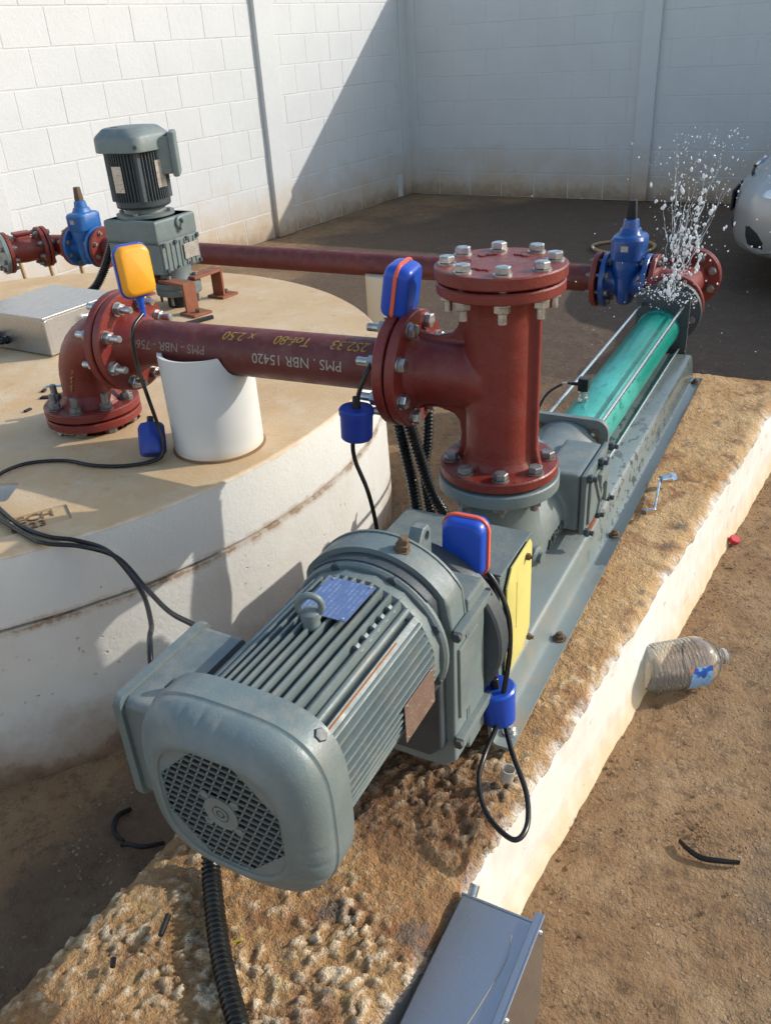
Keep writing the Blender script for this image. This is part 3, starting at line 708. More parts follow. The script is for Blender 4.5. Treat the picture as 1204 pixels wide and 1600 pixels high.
# ------------------------------------------------------------------ the pump on its frame
AX = -.565                                            # pump axis height
pump = thing('screw_pump', 'long grey screw pump with teal stator tube on a folded steel frame', 'pump', (0, .5, -.70))
def hat_profile():
    out = [(.166, -.709), (.140, -.709), (.1345, -.7065), (.132, -.696), (.1265, -.646), (.124, -.638), (.117, -.634)]
    o = out+[(-x, z) for x, z in out[::-1]]
    inn = [(-.166, -.7155), (-.137, -.7155), (-.1285, -.7115), (-.126, -.699), (-.1205, -.648), (-.119, -.643), (-.115, -.640)]
    return o+inn+[(-x, z) for x, z in inn[::-1]]
XZ = Matrix(((1, 0, 0, 0), (0, 0, 1, 0), (0, 1, 0, 0), (0, 0, 0, 1)))
fr = part(pump, 'base_frame', MB().prism(hat_profile(), T(0, -.372, 0) @ XZ, 1.842), FRAME, 50)
mb = MB().prism([(-.124, -.70), (.124, -.70), (.112, -.645), (-.112, -.645)], T(0, -.30, 0) @ XZ, .006); part(fr, 'end_gusset', mb, BLACKM)
for x, y, m in ((.150, -.335, ZINC), (.150, -.055, RUST), (.151, .37, RUST), (.151, 1.42, RUST), (-.151, -.335, RUST), (-.151, 1.42, RUST)):
    mb = MB().lathe([(0, -.709), (.0135, -.709), (.0135, -.706), (0, -.706)], (x, y, 0), (0, 0, 1), 20); mb.lathe(hexr(.0095, .008, .0012, -.706), (x, y, 0), (0, 0, 1), 6)
    mb.cyl((x, y, -.70), (x, y, -.694), .005, .005, 10); part(fr, 'anchor_bolt', mb, m)
# housing, cast in one piece with the inlet neck and the inspection port
mb = MB().lathe([(0, -.16), (.092, -.16), (.092, -.145), (.084, -.13), (.084, .36), (.088, .42), (.094, .452), (0, .452)], (0, 0, AX), (0, 1, 0), 56)
mb.lathe([(0, -.54), (.086, -.54), (.078, -.47), (.077, -.44), (.084, -.424), (.095, -.412), (0, -.412)], (0, 0, 0), (0, 0, 1), 56)
mb.box((.072, .26, -.533), (.085, .178, .134), .008); mb.box((-.072, .26, -.533), (.085, .178, .134), .008)
ho = part(pump, 'housing', mb, GRAY); soften(ho, .0042, 7)
part(pump, 'inlet_flange', flange(MB(), (0, 0, -.3905), (0, 0, -1), .1145, .026), GRAY)
t = text_mb('NEMO', .034, .007); mb = MB()
for p in t.v:
    a = radians(-9)+p[1]/.084; r = .0852+p[2]; mb.v.append((r*cos(a), .112+p[0], AX+r*sin(a)))
mb.f = t.f[:]; part(ho, 'cast_lettering', mb, GRAYD, 0)
# inspection cover, ribs, clamp lugs and bolts on the port
mb = MB().box((.1215, .26, -.533), (.013, .184, .140), .004); mb.box((.130, .26, -.533), (.008, .150, .105), .003)
cv = part(pump, 'inspection_cover', mb, GRAY)
mb = MB()
for dy, a in ((-.045, 35), (.045, -35), (0, 0)): mb.box((0, 0, 0), (.010, .010, .125), .002, T(.134, .26+dy*.4, -.533) @ RX(a))
part(cv, 'rib', mb, GRAY)
mb = MB().box((.138, .26, -.50), (.012, .06, .03), .004); mb.box((.140, .285, -.545), (.012, .022, .05), .004); part(cv, 'clamp', mb, GRAYL)
for y, z in ((.175, -.47), (.345, -.47), (.175, -.597), (.345, -.597), (.26, -.47), (.26, -.597)):
    mb = MB().lathe(hexr(.0095, .010, .001, 0), (.128, y, z), (1, 0, 0), 6); mb.cyl((.130, y, z), (.147, y, z), .0055, .0055, 10); part(cv, 'bolt', mb, GRAYD)
mb = MB().lathe([(0, 0), (.021, 0), (.021, .014), (.015, .018), (.0115, .018), (.0115, .026), (0, .026)], (.078, -.03, -.545), (1, -.15, 0), 24); part(pump, 'drain_plug', mb, GRAY)
mb = MB().box((.09, .262, -.628), (.07, .06, .011), .002); mb.box((.09, .262, -.612), (.012, .05, .03), .002); part(pump, 'support_foot', mb, RUSTY)
# plate between housing and stator
mb = MB().prism(rrect(.198, .205, .03), T(0, .452, AX) @ XZ, .016, .002); pl_ = part(pump, 'clamp_plate', mb, GRAY)
for x, z in ((.075, -.515), (-.075, -.515), (.078, -.60)):
    mb = MB().lathe(hexr(.009, .008, .001, 0), (x, .452, z), (0, -1, 0), 6); part(pl_, 'bolt', mb, RUST)
part(pump, 'stator_tube', MB().lathe([(.0, .466), (.068, .466), (.068, .48), (.0655, .483), (.0655, 1.47), (.069, 1.474), (.069, 1.50), (0, 1.50)], (0, 0, AX), (0, 1, 0), 64), TEAL)
for x, z in ((.066, -.494), (-.066, -.494), (.066, -.637), (-.066, -.637)):
    mb = MB().cyl((x, .44, z), (x+.008, 1.512, z+.012), .0053, .0053, 14); rd = part(pump, 'tie_rod', mb, STEEL)
    mb = MB().lathe(hexr(.011, .011, .001, 0), (x, .452, z), (0, -1, 0), 6); part(rd, 'nut', mb, RUST)
poly = [(-.066, .108), (.086, .110), (.094, .102), (.097, -.125), (-.077, -.125), (-.076, .098)]
mb = MB().prism([(p[0], p[1]) for p in poly], T(0, 1.50, -.548) @ XZ, .014, .002); part(pump, 'end_plate', mb, GRAYD)
mb = MB().lathe([(.0, 0), (.075, 0), (.062, .03), (.058, .075), (.07, .085), (.105, .088), (.107, .092), (.107, .108), (.104, .112), (0, .112)], (.012, 1.512, -.535), (0, 1, 0), 48); part(pump, 'outlet_flange', mb, GRAYD)
# pressure sensor on the stator
sb = Vector((-.018, .655, AX+.063))
mb = MB().lathe(hexr(.013, .012, .001, 0), sb, (0, 0, 1), 6); mb.lathe([(0, .012), (.010, .012), (.010, .022), (.0125, .022), (.0125, .028), (0, .028)], sb, (0, 0, 1), 20); sn = part(pump, 'pressure_sensor', mb, ZINC)
mb = MB().box((0, 0, .045), (.027, .024, .034), .003, T(*sb)); mb.cyl(sb+V(0, 0, .028), sb+V(0, 0, .033), .011, .011, 16); mb.cyl(sb+V(-.013, -.003, .045), sb+V(-.03, -.006, .045), .005, .004, 12)
part(sn, 'plug', mb, BLACK)
part(sn, 'lead', MB().tube(catmull([sb+V(-.028, -.006, .045), sb+V(-.05, -.012, .044), sb+V(-.085, -.04, .02), sb+V(-.10, -.07, -.03), sb+V(-.10, -.10, -.10), sb+V(-.09, -.16, -.135)], 8), .0032, 8), BLACK)
mb = MB().cyl(sb+V(-.040, -.0085, .0455), sb+V(-.052, -.013, .044), .0045, .0045, 12); part(sn, 'cable_tag', mb, STENCIL)
# coupling lantern with sheet cover and the yellow guard
mb = MB().box((0, -.2285, -.53), (.232, .140, .214), .006); mb.box((0, -.2285, -.418), (.236, .146, .004), .0015); lan = part(pump, 'lantern', mb, GRAY)
mb = MB().box((0, -.3005, -.53), (.215, .005, .20), .002); part(lan, 'opening_cover', mb, BLACKM)
yp = [(-.062, -.100), (.040, -.112), (.062, -.085), (.062, .094), (.050, .104), (-.055, .108), (-.062, .098)]
yp = [(-.066, -.105), (-.066, .075), (-.045, .104), (.046, .106), (.062, .090), (.062, -.075), (.030, -.108)]
YZ = Matrix(((0, 0, 1, 0), (1, 0, 0, 0), (0, 1, 0, 0), (0, 0, 0, 1)))
g = part(pump, 'guard_plate', MB().prism([(-.061, -.112), (-.061, .078), (-.040, .106), (.052, .110), (.061, .098), (.061, -.080), (.022, -.112)], T(.1195, -.2235, -.53) @ YZ, .0035, .0008), YEL)
c_ = MB().box((.121, -.238, -.515), (.02, .003, .095), 0); cut(g, c_)
for y, z in ((-.193, -.442), (-.175, -.625)):
    mb = MB().lathe(hexr(.0062, .007, .0008, 0), (.1232, y, z), (1, 0, 0), 6); mb.cyl((.128, y, z), (.135, y, z), .0035, .0035, 10); part(g, 'bolt', mb, RUST)

# ------------------------------------------------------------------ gear motor driving the pump
MZ = -.413
gm = thing('gear_motor', 'large finned grey electric gear motor with round fan cover nearest the camera', 'motor', (0, -.6, -.66))
def fins():
    mb = MB().lathe([(0, -.805), (.090, -.805), (.090, -.535), (0, -.535)], (0, 0, MZ), (0, 1, 0), 64)
    y0, y1 = -.806, -.538
    def env(t): return sqrt(max(0, .1185**2-t*t))
    k = -.0665
    while k < .067:                                  # upright fins on top and below
        for s in (1, -1):
            zi = sqrt(max(0, .086**2-k*k)); zo = env(k)-.001
            if s == 1 or abs(k) < .05: mb.box((k, (y0+y1)/2, MZ+s*(zi+zo)/2), (.0042, y1-y0-.02, zo-zi), .0012)
        k += .0133
    k = -.0665
    while k < .067:                                  # level fins on both flanks
        for s in (1, -1):
            xi = sqrt(max(0, .086**2-k*k)); xo = env(k)-.001
            mb.box((s*(xi+xo)/2, (y0+y1)/2, MZ+k), (xo-xi, y1-y0-.02, .0042), .0012)
        k += .0111
    for a in (47, 133, 227, 313):                    # corner webs that carry the through bolts
        M = T(0, 0, MZ) @ RY(-a)
        mb.box((.098, (y0+y1)/2, .016), (.034, y1-y0-.01, .006), .002, M); mb.box((.096, (y0+y1)/2, -.02), (.036, y1-y0-.01, .018), .002, M)
        for q in range(5): mb.box((.112, y1-.03-.022*q, .018), (.006, .008, .012), .001, M)
    # end shield
    mb.lathe([(0, -.552), (.108, -.552), (.1155, -.546), (.1165, -.530), (.110, -.518), (.098, -.512), (0, -.512)], (0, 0, MZ), (0, 1, 0), 16, pi/16)
    return mb
body = part(gm, 'finned_body', fins(), GRAY)
for a in (47, 133, 227, 313):
    d = Vector((cos(radians(a)), 0, sin(radians(a)))); p = V(0, 0, MZ)+d*.1095
    part(gm, 'through_bolt', MB().cyl(p+V(0, -.81, 0), p+V(0, -.545, 0), .0052, .0052, 12), GRAY)
def cowl():
    mb = MB(); rings = []; N = 240
    # (y, half size, exponent, centre)  square at the mouth, round towards the grille
    prof = [(-.797, .1225, 3.4), (-.7985, .1262, 3.4), (-.836, .1275, 3.4), (-.8375, .1262, 3.4), (-.8395, .1252, 3.4), (-.842, .1256, 3.4), (-.850, .1246, 3.35), (-.858, .1215, 3.3), (-.865, .1165, 3.2), (-.871, .109, 3.0), (-.8755, .1, 2.8), (-.8785, .0955, 2.9), (-.8797, .0905, 2.9), (-.880, .0880, 2.9), (-.8785, .0855, 2.9), (-.874, .0845, 2.9)]
    for y, h, e in prof:
        r = []
        for k in range(N):
            t = 2*pi*k/N; c, s = cos(t), sin(t); rr = h/((abs(c)**e+abs(s)**e)**(1/e))
            if -.852 > y > -.878: rr *= 1-.022*max(0, sin(t*30))**2*(max(0, cos((t-5.7)*2.2))**2 if abs(t-5.7) < .75 else (max(0, cos((t-1.75)*2.2))**2 if abs(t-1.75) < .75 else 0))
            r.append((rr*c, y, MZ+rr*s))
        rings.append(r)
    mb.loft(rings, False); return mb
cw = part(gm, 'fan_cowl', cowl(), GRAY, 38)
def grille():
    mb = MB(); R = .0825; y = -.8755
    inside = lambda x, z: max(abs(x), abs(z), (abs(x)+abs(z))*.74) < R
    def bar(ax, off, w):
        u = Vector((cos(ax), sin(ax))); n_ = Vector((-u.y, u.x)); ts = []
        t = -.12
        while t < .12:
            q = u*t+n_*off
            if inside(q.x, q.y): ts.append(t)
            t += .001
        if len(ts) > 3:
            a, b = ts[0], ts[-1]; c = u*(a+b)/2+n_*off
            mb.box((0, 0, 0), (b-a+.004, .0022, w), 0, T(c.x, y, MZ+c.y) @ RY(-math.degrees(ax)))
    for k in range(-7, 8): bar(radians(-6), k*.0106, .0018)
    for k in range(-8, 9): bar(radians(64), k*.0112, .0020)
    oc = [(R*1.02*cos(radians(a))*(1.08 if 1 else 1), R*1.02*sin(radians(a))*1.08) for a in range(22, 383, 45)]
    mb.lathe([(.012, 0), (.0235, 0), (.0235, .003), (.012, .003), (.012, 0)], (0, y+.001, MZ), (0, -1, 0), 32)
    mb.lathe([(0, 0), (.004, 0), (.004, .0032), (0, .0032)], (0, y+.001, MZ), (0, -1, 0), 16)
    mb.lathe([(.006, 0), (.010, 0), (.010, .0035), (.006, .0035), (.006, 0)], (0, y+.001, MZ), (0, -1, 0), 24)
    for a in (0, 90, 180, 270): mb.box((.011*cos(radians(a)), y, MZ+.011*sin(radians(a))), (.006, .002, .006), 0)
    for a in (45, 135, 225, 315): mb.cyl((.030*cos(radians(a)), y+.001, MZ+.030*sin(radians(a))), (.030*cos(radians(a)), y-.001, MZ+.030*sin(radians(a))), .006, .006, 14)
    return mb
part(cw, 'fan_grille', grille(), GRAY)
# octagonal rim plate round the grille
mb = MB(); o8 = []; N = 96; r0 = []; r1 = []
for k in range(N):
    t = 2*pi*k/N; c, s = cos(t), sin(t); e = 2.9
    r0.append((.0860/((abs(c)**e+abs(s)**e)**(1/e))*c, -.8762, MZ+.0860/((abs(c)**e+abs(s)**e)**(1/e))*s))
    q = .0815/max(abs(c), abs(s), (abs(c)+abs(s))*.74); r1.append((q*c, -.8762, MZ+q*s))
r2 = [(p[0], -.8735, p[2]) for p in r1]; mb.loft([r0, r1, r2], False); part(cw, 'grille_rim', mb, GRAY)
part(cw, 'fan_dark_disc', MB().lathe([(0, -.8705), (.1, -.8705), (.1, -.85), (0, -.85)], (0, 0, MZ), (0, 1, 0), 40), BLACKM)  # black disc behind the grille stands in for the dark cowl inside
for a in (45, 135, 225, 315):
    d = Vector((cos(radians(a)), 0, sin(radians(a)))); p = V(0, -.812, MZ)+d*.1405
    M = mat_from(p, Vector((0, 1, 0)), d.cross(Vector((0, 1, 0))), d)
    mb = MB().box((0, 0, -.004), (.024, .030, .006), .0025, M); mb.add(*[(x.v, x.f) for x in [MB().lathe(hexr(.0085, .009, .001, 0), (0, 0, -.001), (0, 0, 1), 6)]][0], M); part(cw, 'cowl_screw', mb, GRAYD)
a_ = radians(40); d_ = V(cos(a_), 0, sin(a_))*.1135
part(body, 'rust_streak', MB().box((d_.x, -.70, MZ+d_.z), (.006, .19, .002), .0006, None), RUSTO)
# eye bolt
mb = MB().tube([V(.0150*cos(t), -.66, -.269+.0150*sin(t)) for t in [2*pi*k/28 for k in range(28)]], .0046, 12, True); mb.lathe([(0, -.30), (.012, -.30), (.010, -.288), (.0135, -.286), (.0125, -.278), (.008, -.274), (0, -.272)], (0, -.66, 0), (0, 0, 1), 20)
part(gm, 'eye_bolt', MB().add(mb.v, mb.f, T(0, -.66, 0) @ RZ(24) @ T(0, .66, 0)), GRAY)
# rating plates
pb = MB().box((.006, -.605, -.2925), (.070, .082, .0016), .0004); npb = part(gm, 'rating_plate', pb, PLATEU, label='blue grey rating plate on top of the fins')
pb = MB().box((.1188, -.605, -.432), (.0016, .088, .062), .0004); np2 = part(gm, 'rating_plate', pb, PLATEB, label='brown rating plate on the flank')
for q, P_, ux in ((npb, [(.035, -.568, -.291), (-.022, -.568, -.291), (.035, -.642, -.291), (-.022, -.642, -.291)], (0, 0, 1)), (np2, [(.1195, -.568, -.405), (.1195, -.642, -.405), (.1195, -.568, -.459), (.1195, -.642, -.459)], (1, 0, 0))):
    for p in P_: part(q, 'rivet', MB().lathe([(0, 0), (.0022, 0), (.0018, .001), (0, .0014)], p, ux, 10), ZINC)
# terminal box on the far flank
mb = MB().prism(rrect(.172, .162, .012), T(-.1275, -.728, -.449) @ YZ @ RY(180), .066, .003); tb = part(gm, 'terminal_box', mb, GRAY)
mb = MB().prism(rrect(.184, .172, .012), T(-.1935, -.728, -.449) @ YZ @ RY(180), .013, .003); lid = part(tb, 'lid', mb, GRAY)
mb = MB().box((-.112, -.725, -.445), (.05, .13, .12), .004); part(tb, 'neck', mb, GRAYD)
for dy in (-.08, .08):
    for dz in (-.073, .073): part(lid, 'screw', MB().cyl((-.206, -.728+dy, -.449+dz), (-.209, -.728+dy, -.449+dz), .005, .005, 12), ZINCD)
# gear case
def case_poly(r, half, zlo, ch):
    P = [(half, MZ), ]
    P = [(half, zlo+ch), (half, MZ+.01)]
    a0 = math.degrees(math.acos(min(1, half/r)))
    P += [(r*cos(radians(a)), MZ+r*sin(radians(a))) for a in range(int(a0)+6, 180-int(a0)-5, 6)]
    P += [(-half, MZ+.01), (-half, zlo+ch), (-half+ch, zlo), (half-ch, zlo)]
    return P
gb = part(gm, 'gear_case', MB().prism(case_poly(.1345, .122, -.655, .02), T(0, -.500, 0) @ XZ, .048, .005), GRAY)
part(gb, 'rear_case', MB().box((0, -.4195, -.508), (.250, .064, .290), .006), GRAY)
mb = MB().prism(case_poly(.126, .108, -.62, .02), T(0, -.520, 0) @ XZ, .03, .006); part(gm, 'motor_adapter', mb, GRAYD)
mb = MB().lathe([(.100, 0), (.120, 0), (.1235, .004), (.1235, .010), (.1, .014)], (0, -.528, MZ), (0, 1, 0), 56); part(gm, 'adapter_ring', mb, GRAY)
for k in range(8):
    a = radians(22.5+45*k); p = V(.116*cos(a), -.522, MZ+.116*sin(a)); part(gm, 'bolt', MB().lathe(hexr(.008, .012, .001, 0), p+V(0, .005, 0), (0, -1, 0), 6), GRAYD)
part(gb, 'parting_seam', MB().prism(case_poly(.1365, .1236, -.6565, .02), T(0, -.456, 0) @ XZ, .0045, .001), GRAY)
for z0_, z1_ in ((-.398, -.384), (-.600, -.584)):       # flange ears
    for s in (1, -1):
        mb = MB().box((s*.1285, -.445, (z0_+z1_)/2), (.014, .112, z1_-z0_), .002); ear = part(gb, 'ear', mb, GRAY)
        for y in (-.501, -.389): part(ear, 'bolt', MB().lathe(hexr(.008, .007, .001, 0), (s*.129, y, (z0_+z1_)/2), (0, -1 if y < -.45 else 1, 0), 6), GRAYD)
mb = MB().box((.1235, -.452, -.492), (.006, .07, .13), .002); part(gb, 'side_panel', mb, GRAY)
mb = MB().lathe([(0, 0), (.013, 0), (.013, .003), (.0105, .004), (.0105, .013), (.008, .014), (.008, .022), (.006, .024), (0, .024)], (.036, -.478, -.286), (.24, 0, 1), 6); part(gb, 'breather_plug', mb, RUST)
mb = MB().prism([(-.030, -.02), (.030, -.02), (.030, .045), (.022, .058), (.004, .060), (-.022, .028)], T(.018, -.418, -.345) @ YZ, .022, .003); lug = part(gb, 'lifting_lug', mb, GRAY)
cut(lug, MB().cyl((.0, -.404, -.302), (.06, -.404, -.302), .008, .008, 20))
mb = MB().lathe([(0, 0), (.147, 0), (.151, .004), (.151, .032), (.147, .036), (.098, .044), (.09, .085), (0, .085)], (0, -.386, -.495), (0, 1, 0), 56); part(gm, 'output_flange', mb, GRAYD)
part(gm, 'foot_block', MB().box((0, -.43, -.655), (.17, .10, .012), .003), GRAYD)

# ------------------------------------------------------------------ discharge line behind the tank
LY, LZ = 1.825, -.495
def small_flange(mb, x, s, R=.1, th=.019): return flange(mb, (x, LY, LZ), (s, 0, 0), R, th, n=44)
ot = thing('outlet_tee', 'wet red flanged tee at the far pump outlet behind the water splash', 'pipe tee', (.012, 1.80, -.63))
mb = MB().lathe([(0, 1.64), (.07, 1.64), (.062, 1.66), (.056, 1.68), (.056, 1.95), (.062, 1.97), (.07, 1.985), (0, 1.985)], (.012, 0, -.515), (0, 1, 0), 40)
mb.lathe([(0, 0), (.056, 0), (.056, .07), (.068, .088), (0, .09)], (.0, LY, -.503), (-1, 0, 0.05), 40); o = part(ot, 'tee_body', mb, RED); soften(o, .006, 4)
part(ot, 'flange', flange(MB(), (.012, 1.627, -.522), (0, 1, 0), .108, .02), RED)
part(ot, 'flange', flange(MB(), (.012, 1.978, -.512), (0, 1, 0), .108, .02), RED)
part(ot, 'flange', small_flange(MB(), -.077, -1), RED)
part(ot, 'blank_flange', flange(MB(), (.012, 2.0, -.512), (0, 1, 0), .108, .02), RED)
bolts(ot, (.012, 1.978, -.512), (0, -1, 0), .084, .045, ZINCD, ref=(1, 0, 0), tip=.01)
bolts(ot, (.012, 1.627+.02, -.522), (0, 1, 0), .084, .04, ZINCD, ref=(1, 0, 0), tip=.004)
dp = thing('discharge_pipe', 'long dark red pipe crossing behind the tank to the far valve', 'pipe', (-1.5, LY, -.55))
part(dp, 'pipe', MB().cyl((-.285, LY, LZ), (-2.79, LY, LZ), .0485, .0485, 40), REDD)
part(dp, 'flange', small_flange(MB(), -.2845, -1), RED); part(dp, 'flange', small_flange(MB(), -2.79, 1), RED)
ds = thing('pipe_support', 'white round post holding up the long red pipe behind the tank', 'support', (-1.185, LY, -Z0), 'white pipe supports')
mb = MB().cyl((-1.185, LY, -Z0), (-1.185, LY, LZ-.03), .098, .098, 48, .004); part(ds, 'sleeve', mb, PVC)

def gate_valve(xc, label, mat, tagm):
    g = thing('gate_valve', label, 'valve', (xc, LY, LZ-.1), 'blue gate valves')
    h = .0835
    for s in (1, -1): part(g, 'flange', flange(MB(), (xc+s*h, LY, LZ), (-s, 0, 0), .1, .018, n=44), mat)
    rings = []
    mb = MB().lathe([(0, -.075), (.066, -.075), (.056, -.055), (.054, 0), (.056, .055), (.066, .075), (0, .075)], (xc, LY, LZ), (1, 0, 0), 40)
    for z, a, b in ((-.085, .014, .03), (-.075, .027, .055), (-.03, .034, .066), (.02, .042, .068), (.055, .054, .072), (.112, .056, .074)):
        rings.append([(xc+a*(abs(cos(t))**.75)*(1 if cos(t) > 0 else -1), LY+b*(abs(sin(t))**.75)*(1 if sin(t) > 0 else -1), LZ+z) for t in [2*pi*k/40 for k in range(40)]])
    mb.loft(rings); o = part(g, 'valve_body', mb, mat); soften(o, .0045, 5)
    rings = []
    for z, a, b, e in ((.085, .057, .075, .55), (.088, .059, .077, .55), (.155, .060, .077, .55), (.165, .054, .068, .6), (.168, .042, .05, .75), (.172, .040, .044, .8), (.188, .036, .036, .85), (.190, .031, .031, .9), (.218, .026, .027, .95), (.222, .020, .020, 1)):
        rings.append([(xc+a*(abs(cos(t))**e)*(1 if cos(t) > 0 else -1), LY+b*(abs(sin(t))**e)*(1 if sin(t) > 0 else -1), LZ+z) for t in [2*pi*k/40 for k in range(40)]])
    bn = part(g, 'bonnet', MB().loft(rings), mat)
    part(bn, 'tag', MB().box((xc, LY-.0782, LZ+.13), (.026, .002, .02), .0006), tagm)
    part(g, 'stem', MB().cyl((xc, LY, LZ+.21), (xc, LY, LZ+.228), .011, .011, 16), ZINCD)
    mb = MB(); r = [[(xc+a*p[0], LY+a*p[1], LZ+z) for p in rrect(2, 2, .35, 3)] for z, a in ((.222, .0165), (.226, .0175), (.278, .0135), (.284, .0125))]; part(g, 'stem_cap', mb.loft(r), RUST if mat is BLUEL else BLACKM)
    for s in (1, -1):
        bolts(g, (xc+s*(h-.018), LY, LZ), (-s, 0, 0), .08, .042, ZINCD, ref=(0, 1, 0), tip=.012, r=.012, shank=.007)
    return g
gate_valve(-.1875, 'dark blue gate valve beside the water splash at the far pump end', BLUE, STENCIL)
gate_valve(-2.888, 'lighter blue gate valve left of the grey mixer motor', BLUEL, STENCIL)
# red check valve and grey end flange at the left
TURN = radians(65); PV = Vector((-3.12, LY, 0)); tdir = Vector((-cos(TURN), -sin(TURN), 0))
bd = thing('pipe_bend', 'short red pipe bend between the lighter blue valve and the check valve', 'pipe', (-3.05, LY, LZ-.05))
e0 = Vector((-3.12, LY, LZ))
part(bd, 'bend', MB().tube(catmull([Vector((-2.985, LY, LZ)), Vector((-3.04, LY, LZ)), Vector((-3.085, LY-.008, LZ)), e0+tdir*.02+Vector((0, 0, 0)), e0+tdir*.05], 6), .05, 28), RED, 60)
part(bd, 'flange', small_flange(MB(), -2.972, -1), RED)
ck = thing('check_valve', 'red flanged check valve at the far left end of the pipe line', 'valve', (-3.25, LY, LZ-.1))
part(ck, 'flange', small_flange(MB(), -3.165, -1), RED); part(ck, 'flange', small_flange(MB(), -3.19, -1), RED); part(ck, 'flange', small_flange(MB(), -3.36, -1), RED)
mb = MB().lathe([(0, -.175), (.066, -.175), (.058, -.145), (.062, -.09), (.058, -.03), (.066, 0), (0, 0)], (-3.195, LY, LZ), (1, 0, 0), 32); mb.box((-3.28, LY, LZ+.05), (.09, .075, .05), .012); o = part(ck, 'valve_body', mb, RED); soften(o, .006, 4)
part(ck, 'cover', MB().box((-3.28, LY, LZ+.082), (.085, .07, .014), .004), RED)
bolts(ck, (-3.165, LY, LZ), (1, 0, 0), .08, .045, ZINCD, ref=(0, 1, 0), tip=.01, r=.012)
ef = thing('end_flange', 'grey bolted blank flange closing the far left end of the red line', 'flange', (-3.39, LY, LZ-.1))
part(ef, 'blank_flange', small_flange(MB(), -3.382, -1, .1, .022), GRAYL)
bolts(ef, (-3.404, LY, LZ), (-1, 0, 0), .08, .044, ZINCD, ref=(0, 1, 0), tip=.01, r=.012)
for e_ in (ck, ef):
    q = Matrix.Rotation(TURN, 3, 'Z') @ (Vector((e_.location.x, e_.location.y, 0))-PV)+PV
    e_.location.x, e_.location.y = q.x, q.y; e_.rotation_euler.z = TURN
# thin stakes leaning behind the tank
for i, (x, lean, lab) in enumerate(((-3.42, 6, 'thin tan stake under the red check valve at far left'), (-3.20, 5, 'thin tan stake between check valve and lighter blue valve'), (-2.97, 5, 'thin tan stake just under the lighter blue valve'))):
    mb = MB().box((0, 0, .185), (.018, .012, .37), .002, T(x, LY+.02, -Z0) @ RY(-lean)); solo('wooden_stake', mb, WOOD, lab, 'stake', (x, LY+.02, -Z0), 'stakes under the red line')

# ------------------------------------------------------------------ mixer gear motor on the tank
mx = thing('mixer_drive', 'upright grey mixer gear motor bolted on rust red brackets on the tank', 'motor', (-1.545, .93, TZ))
OX, OY = -1.545, .93                                  # output shaft
AXM, AYM = -1.648, .945                               # motor shaft
part(mx, 'shaft_seal', MB().lathe([(0, -.445), (.046, -.445), (.046, -.35), (0, -.35)], (OX, OY, 0), (0, 0, 1), 32), BLACKM)
fl_ = MB().lathe([(0, -.372), (.077, -.372), (.079, -.369), (.079, -.352), (.075, -.350), (.075, -.346), (.079, -.344), (.079, -.328), (.060, -.322), (.052, -.30), (.055, -.28), (0, -.28)], (OX, OY, 0), (0, 0, 1), 44); part(mx, 'output_flange', fl_, GRAY)
gx = part(mx, 'gear_case', MB().box((-1.632, .94, -.205), (.225, .205, .178), .010), GRAYD)
gx.data.materials[0] = GRAY
part(gx, 'case_lid', MB().box((-1.632, .94, -.152), (.231, .211, .072), .010), GRAY)
part(gx, 'lid_seam', MB().box((-1.632, .94, -.190), (.2325, .2125, .004), .001), GRAYD)
part(gx, 'side_cover', MB().box((-1.5165, .94, -.236), (.010, .19, .098), .003), GRAY)
for k in range(7): part(gx, 'cover_rib', MB().box((-1.5105, .865+.024*k, -.236), (.006, .007, .088), .002), GRAY)
for y in (.853, .91, .97, 1.027):
    for z in (-.194, -.279): part(gx, 'bolt', MB().lathe(hexr(.0075, .008, .001, 0), (-1.5115, y, z), (1, 0, 0), 6), GRAYD)
part(gx, 'rating_plate', MB().box((-1.5065, .985, -.235), (.002, .075, .05), .0005), PLATE)
mb = MB().tube([V(-1.512, .955+.016*cos(t), -.138+.016*sin(t)) for t in [2*pi*k/20 for k in range(20)]], .006, 8, True); mb.cyl((-1.52, .955, -.152), (-1.50, .955, -.152), .011, .011, 14); part(gx, 'eye_bolt', mb, GRAY)
part(mx, 'motor_flange', MB().lathe([(0, -.118), (.098, -.118), (.098, -.106), (.07, -.104), (.066, -.086), (.09, -.084), (0, -.084)], (AXM, AYM, 0), (0, 0, 1), 40), GRAY)
for k in range(4):
    a = radians(20+90*k); part(mx, 'bolt', MB().lathe(hexr(.008, .009, .001, 0), (AXM+.086*cos(a), AYM+.086*sin(a), -.106), (0, 0, 1), 6), ZINCD)
def fins2():
    mb = MB().lathe([(0, -.088), (.082, -.088), (.092, -.08), (.093, -.062), (.076, -.058), (.076, .115), (0, .115)], (AXM, AYM, 0), (0, 0, 1), 16, pi/16)
    for q in range(4):
        M = T(AXM, AYM, 0) @ RZ(90*q)
        for k in range(-5, 6):
            t = k*.0102; zi = .07; zo = sqrt(.093**2-t*t); mb.box(((zi+zo)/2, t, .028), (zo-zi, .0042, .185), .001, M)
        mb.box((.062, .062, .028), (.020, .020, .185), .003, M)
    return mb
part(mx, 'finned_body', fins2(), GRAYD)
rings = []
for z, h, e in ((.090, .098, 4.5), (.092, .101, 4.5), (.132, .100, 4.5), (.140, .096, 4.5), (.160, .078, 3.6), (.163, .070, 3.2)):
    rings.append([(AXM+h/((abs(cos(t))**e+abs(sin(t))**e)**(1/e))*cos(t+.0), AYM+h/((abs(cos(t))**e+abs(sin(t))**e)**(1/e))*sin(t), z) for t in [2*pi*k/64 for k in range(64)]])
mc = part(mx, 'fan_cowl', MB().loft(rings), GRAY, 45)
part(mc, 'cowl_screw', MB().lathe(hexr(.007, .006, .001, 0), (AXM+.086, AYM-.086, .108), (1, -1, 0), 6), GRAYD)
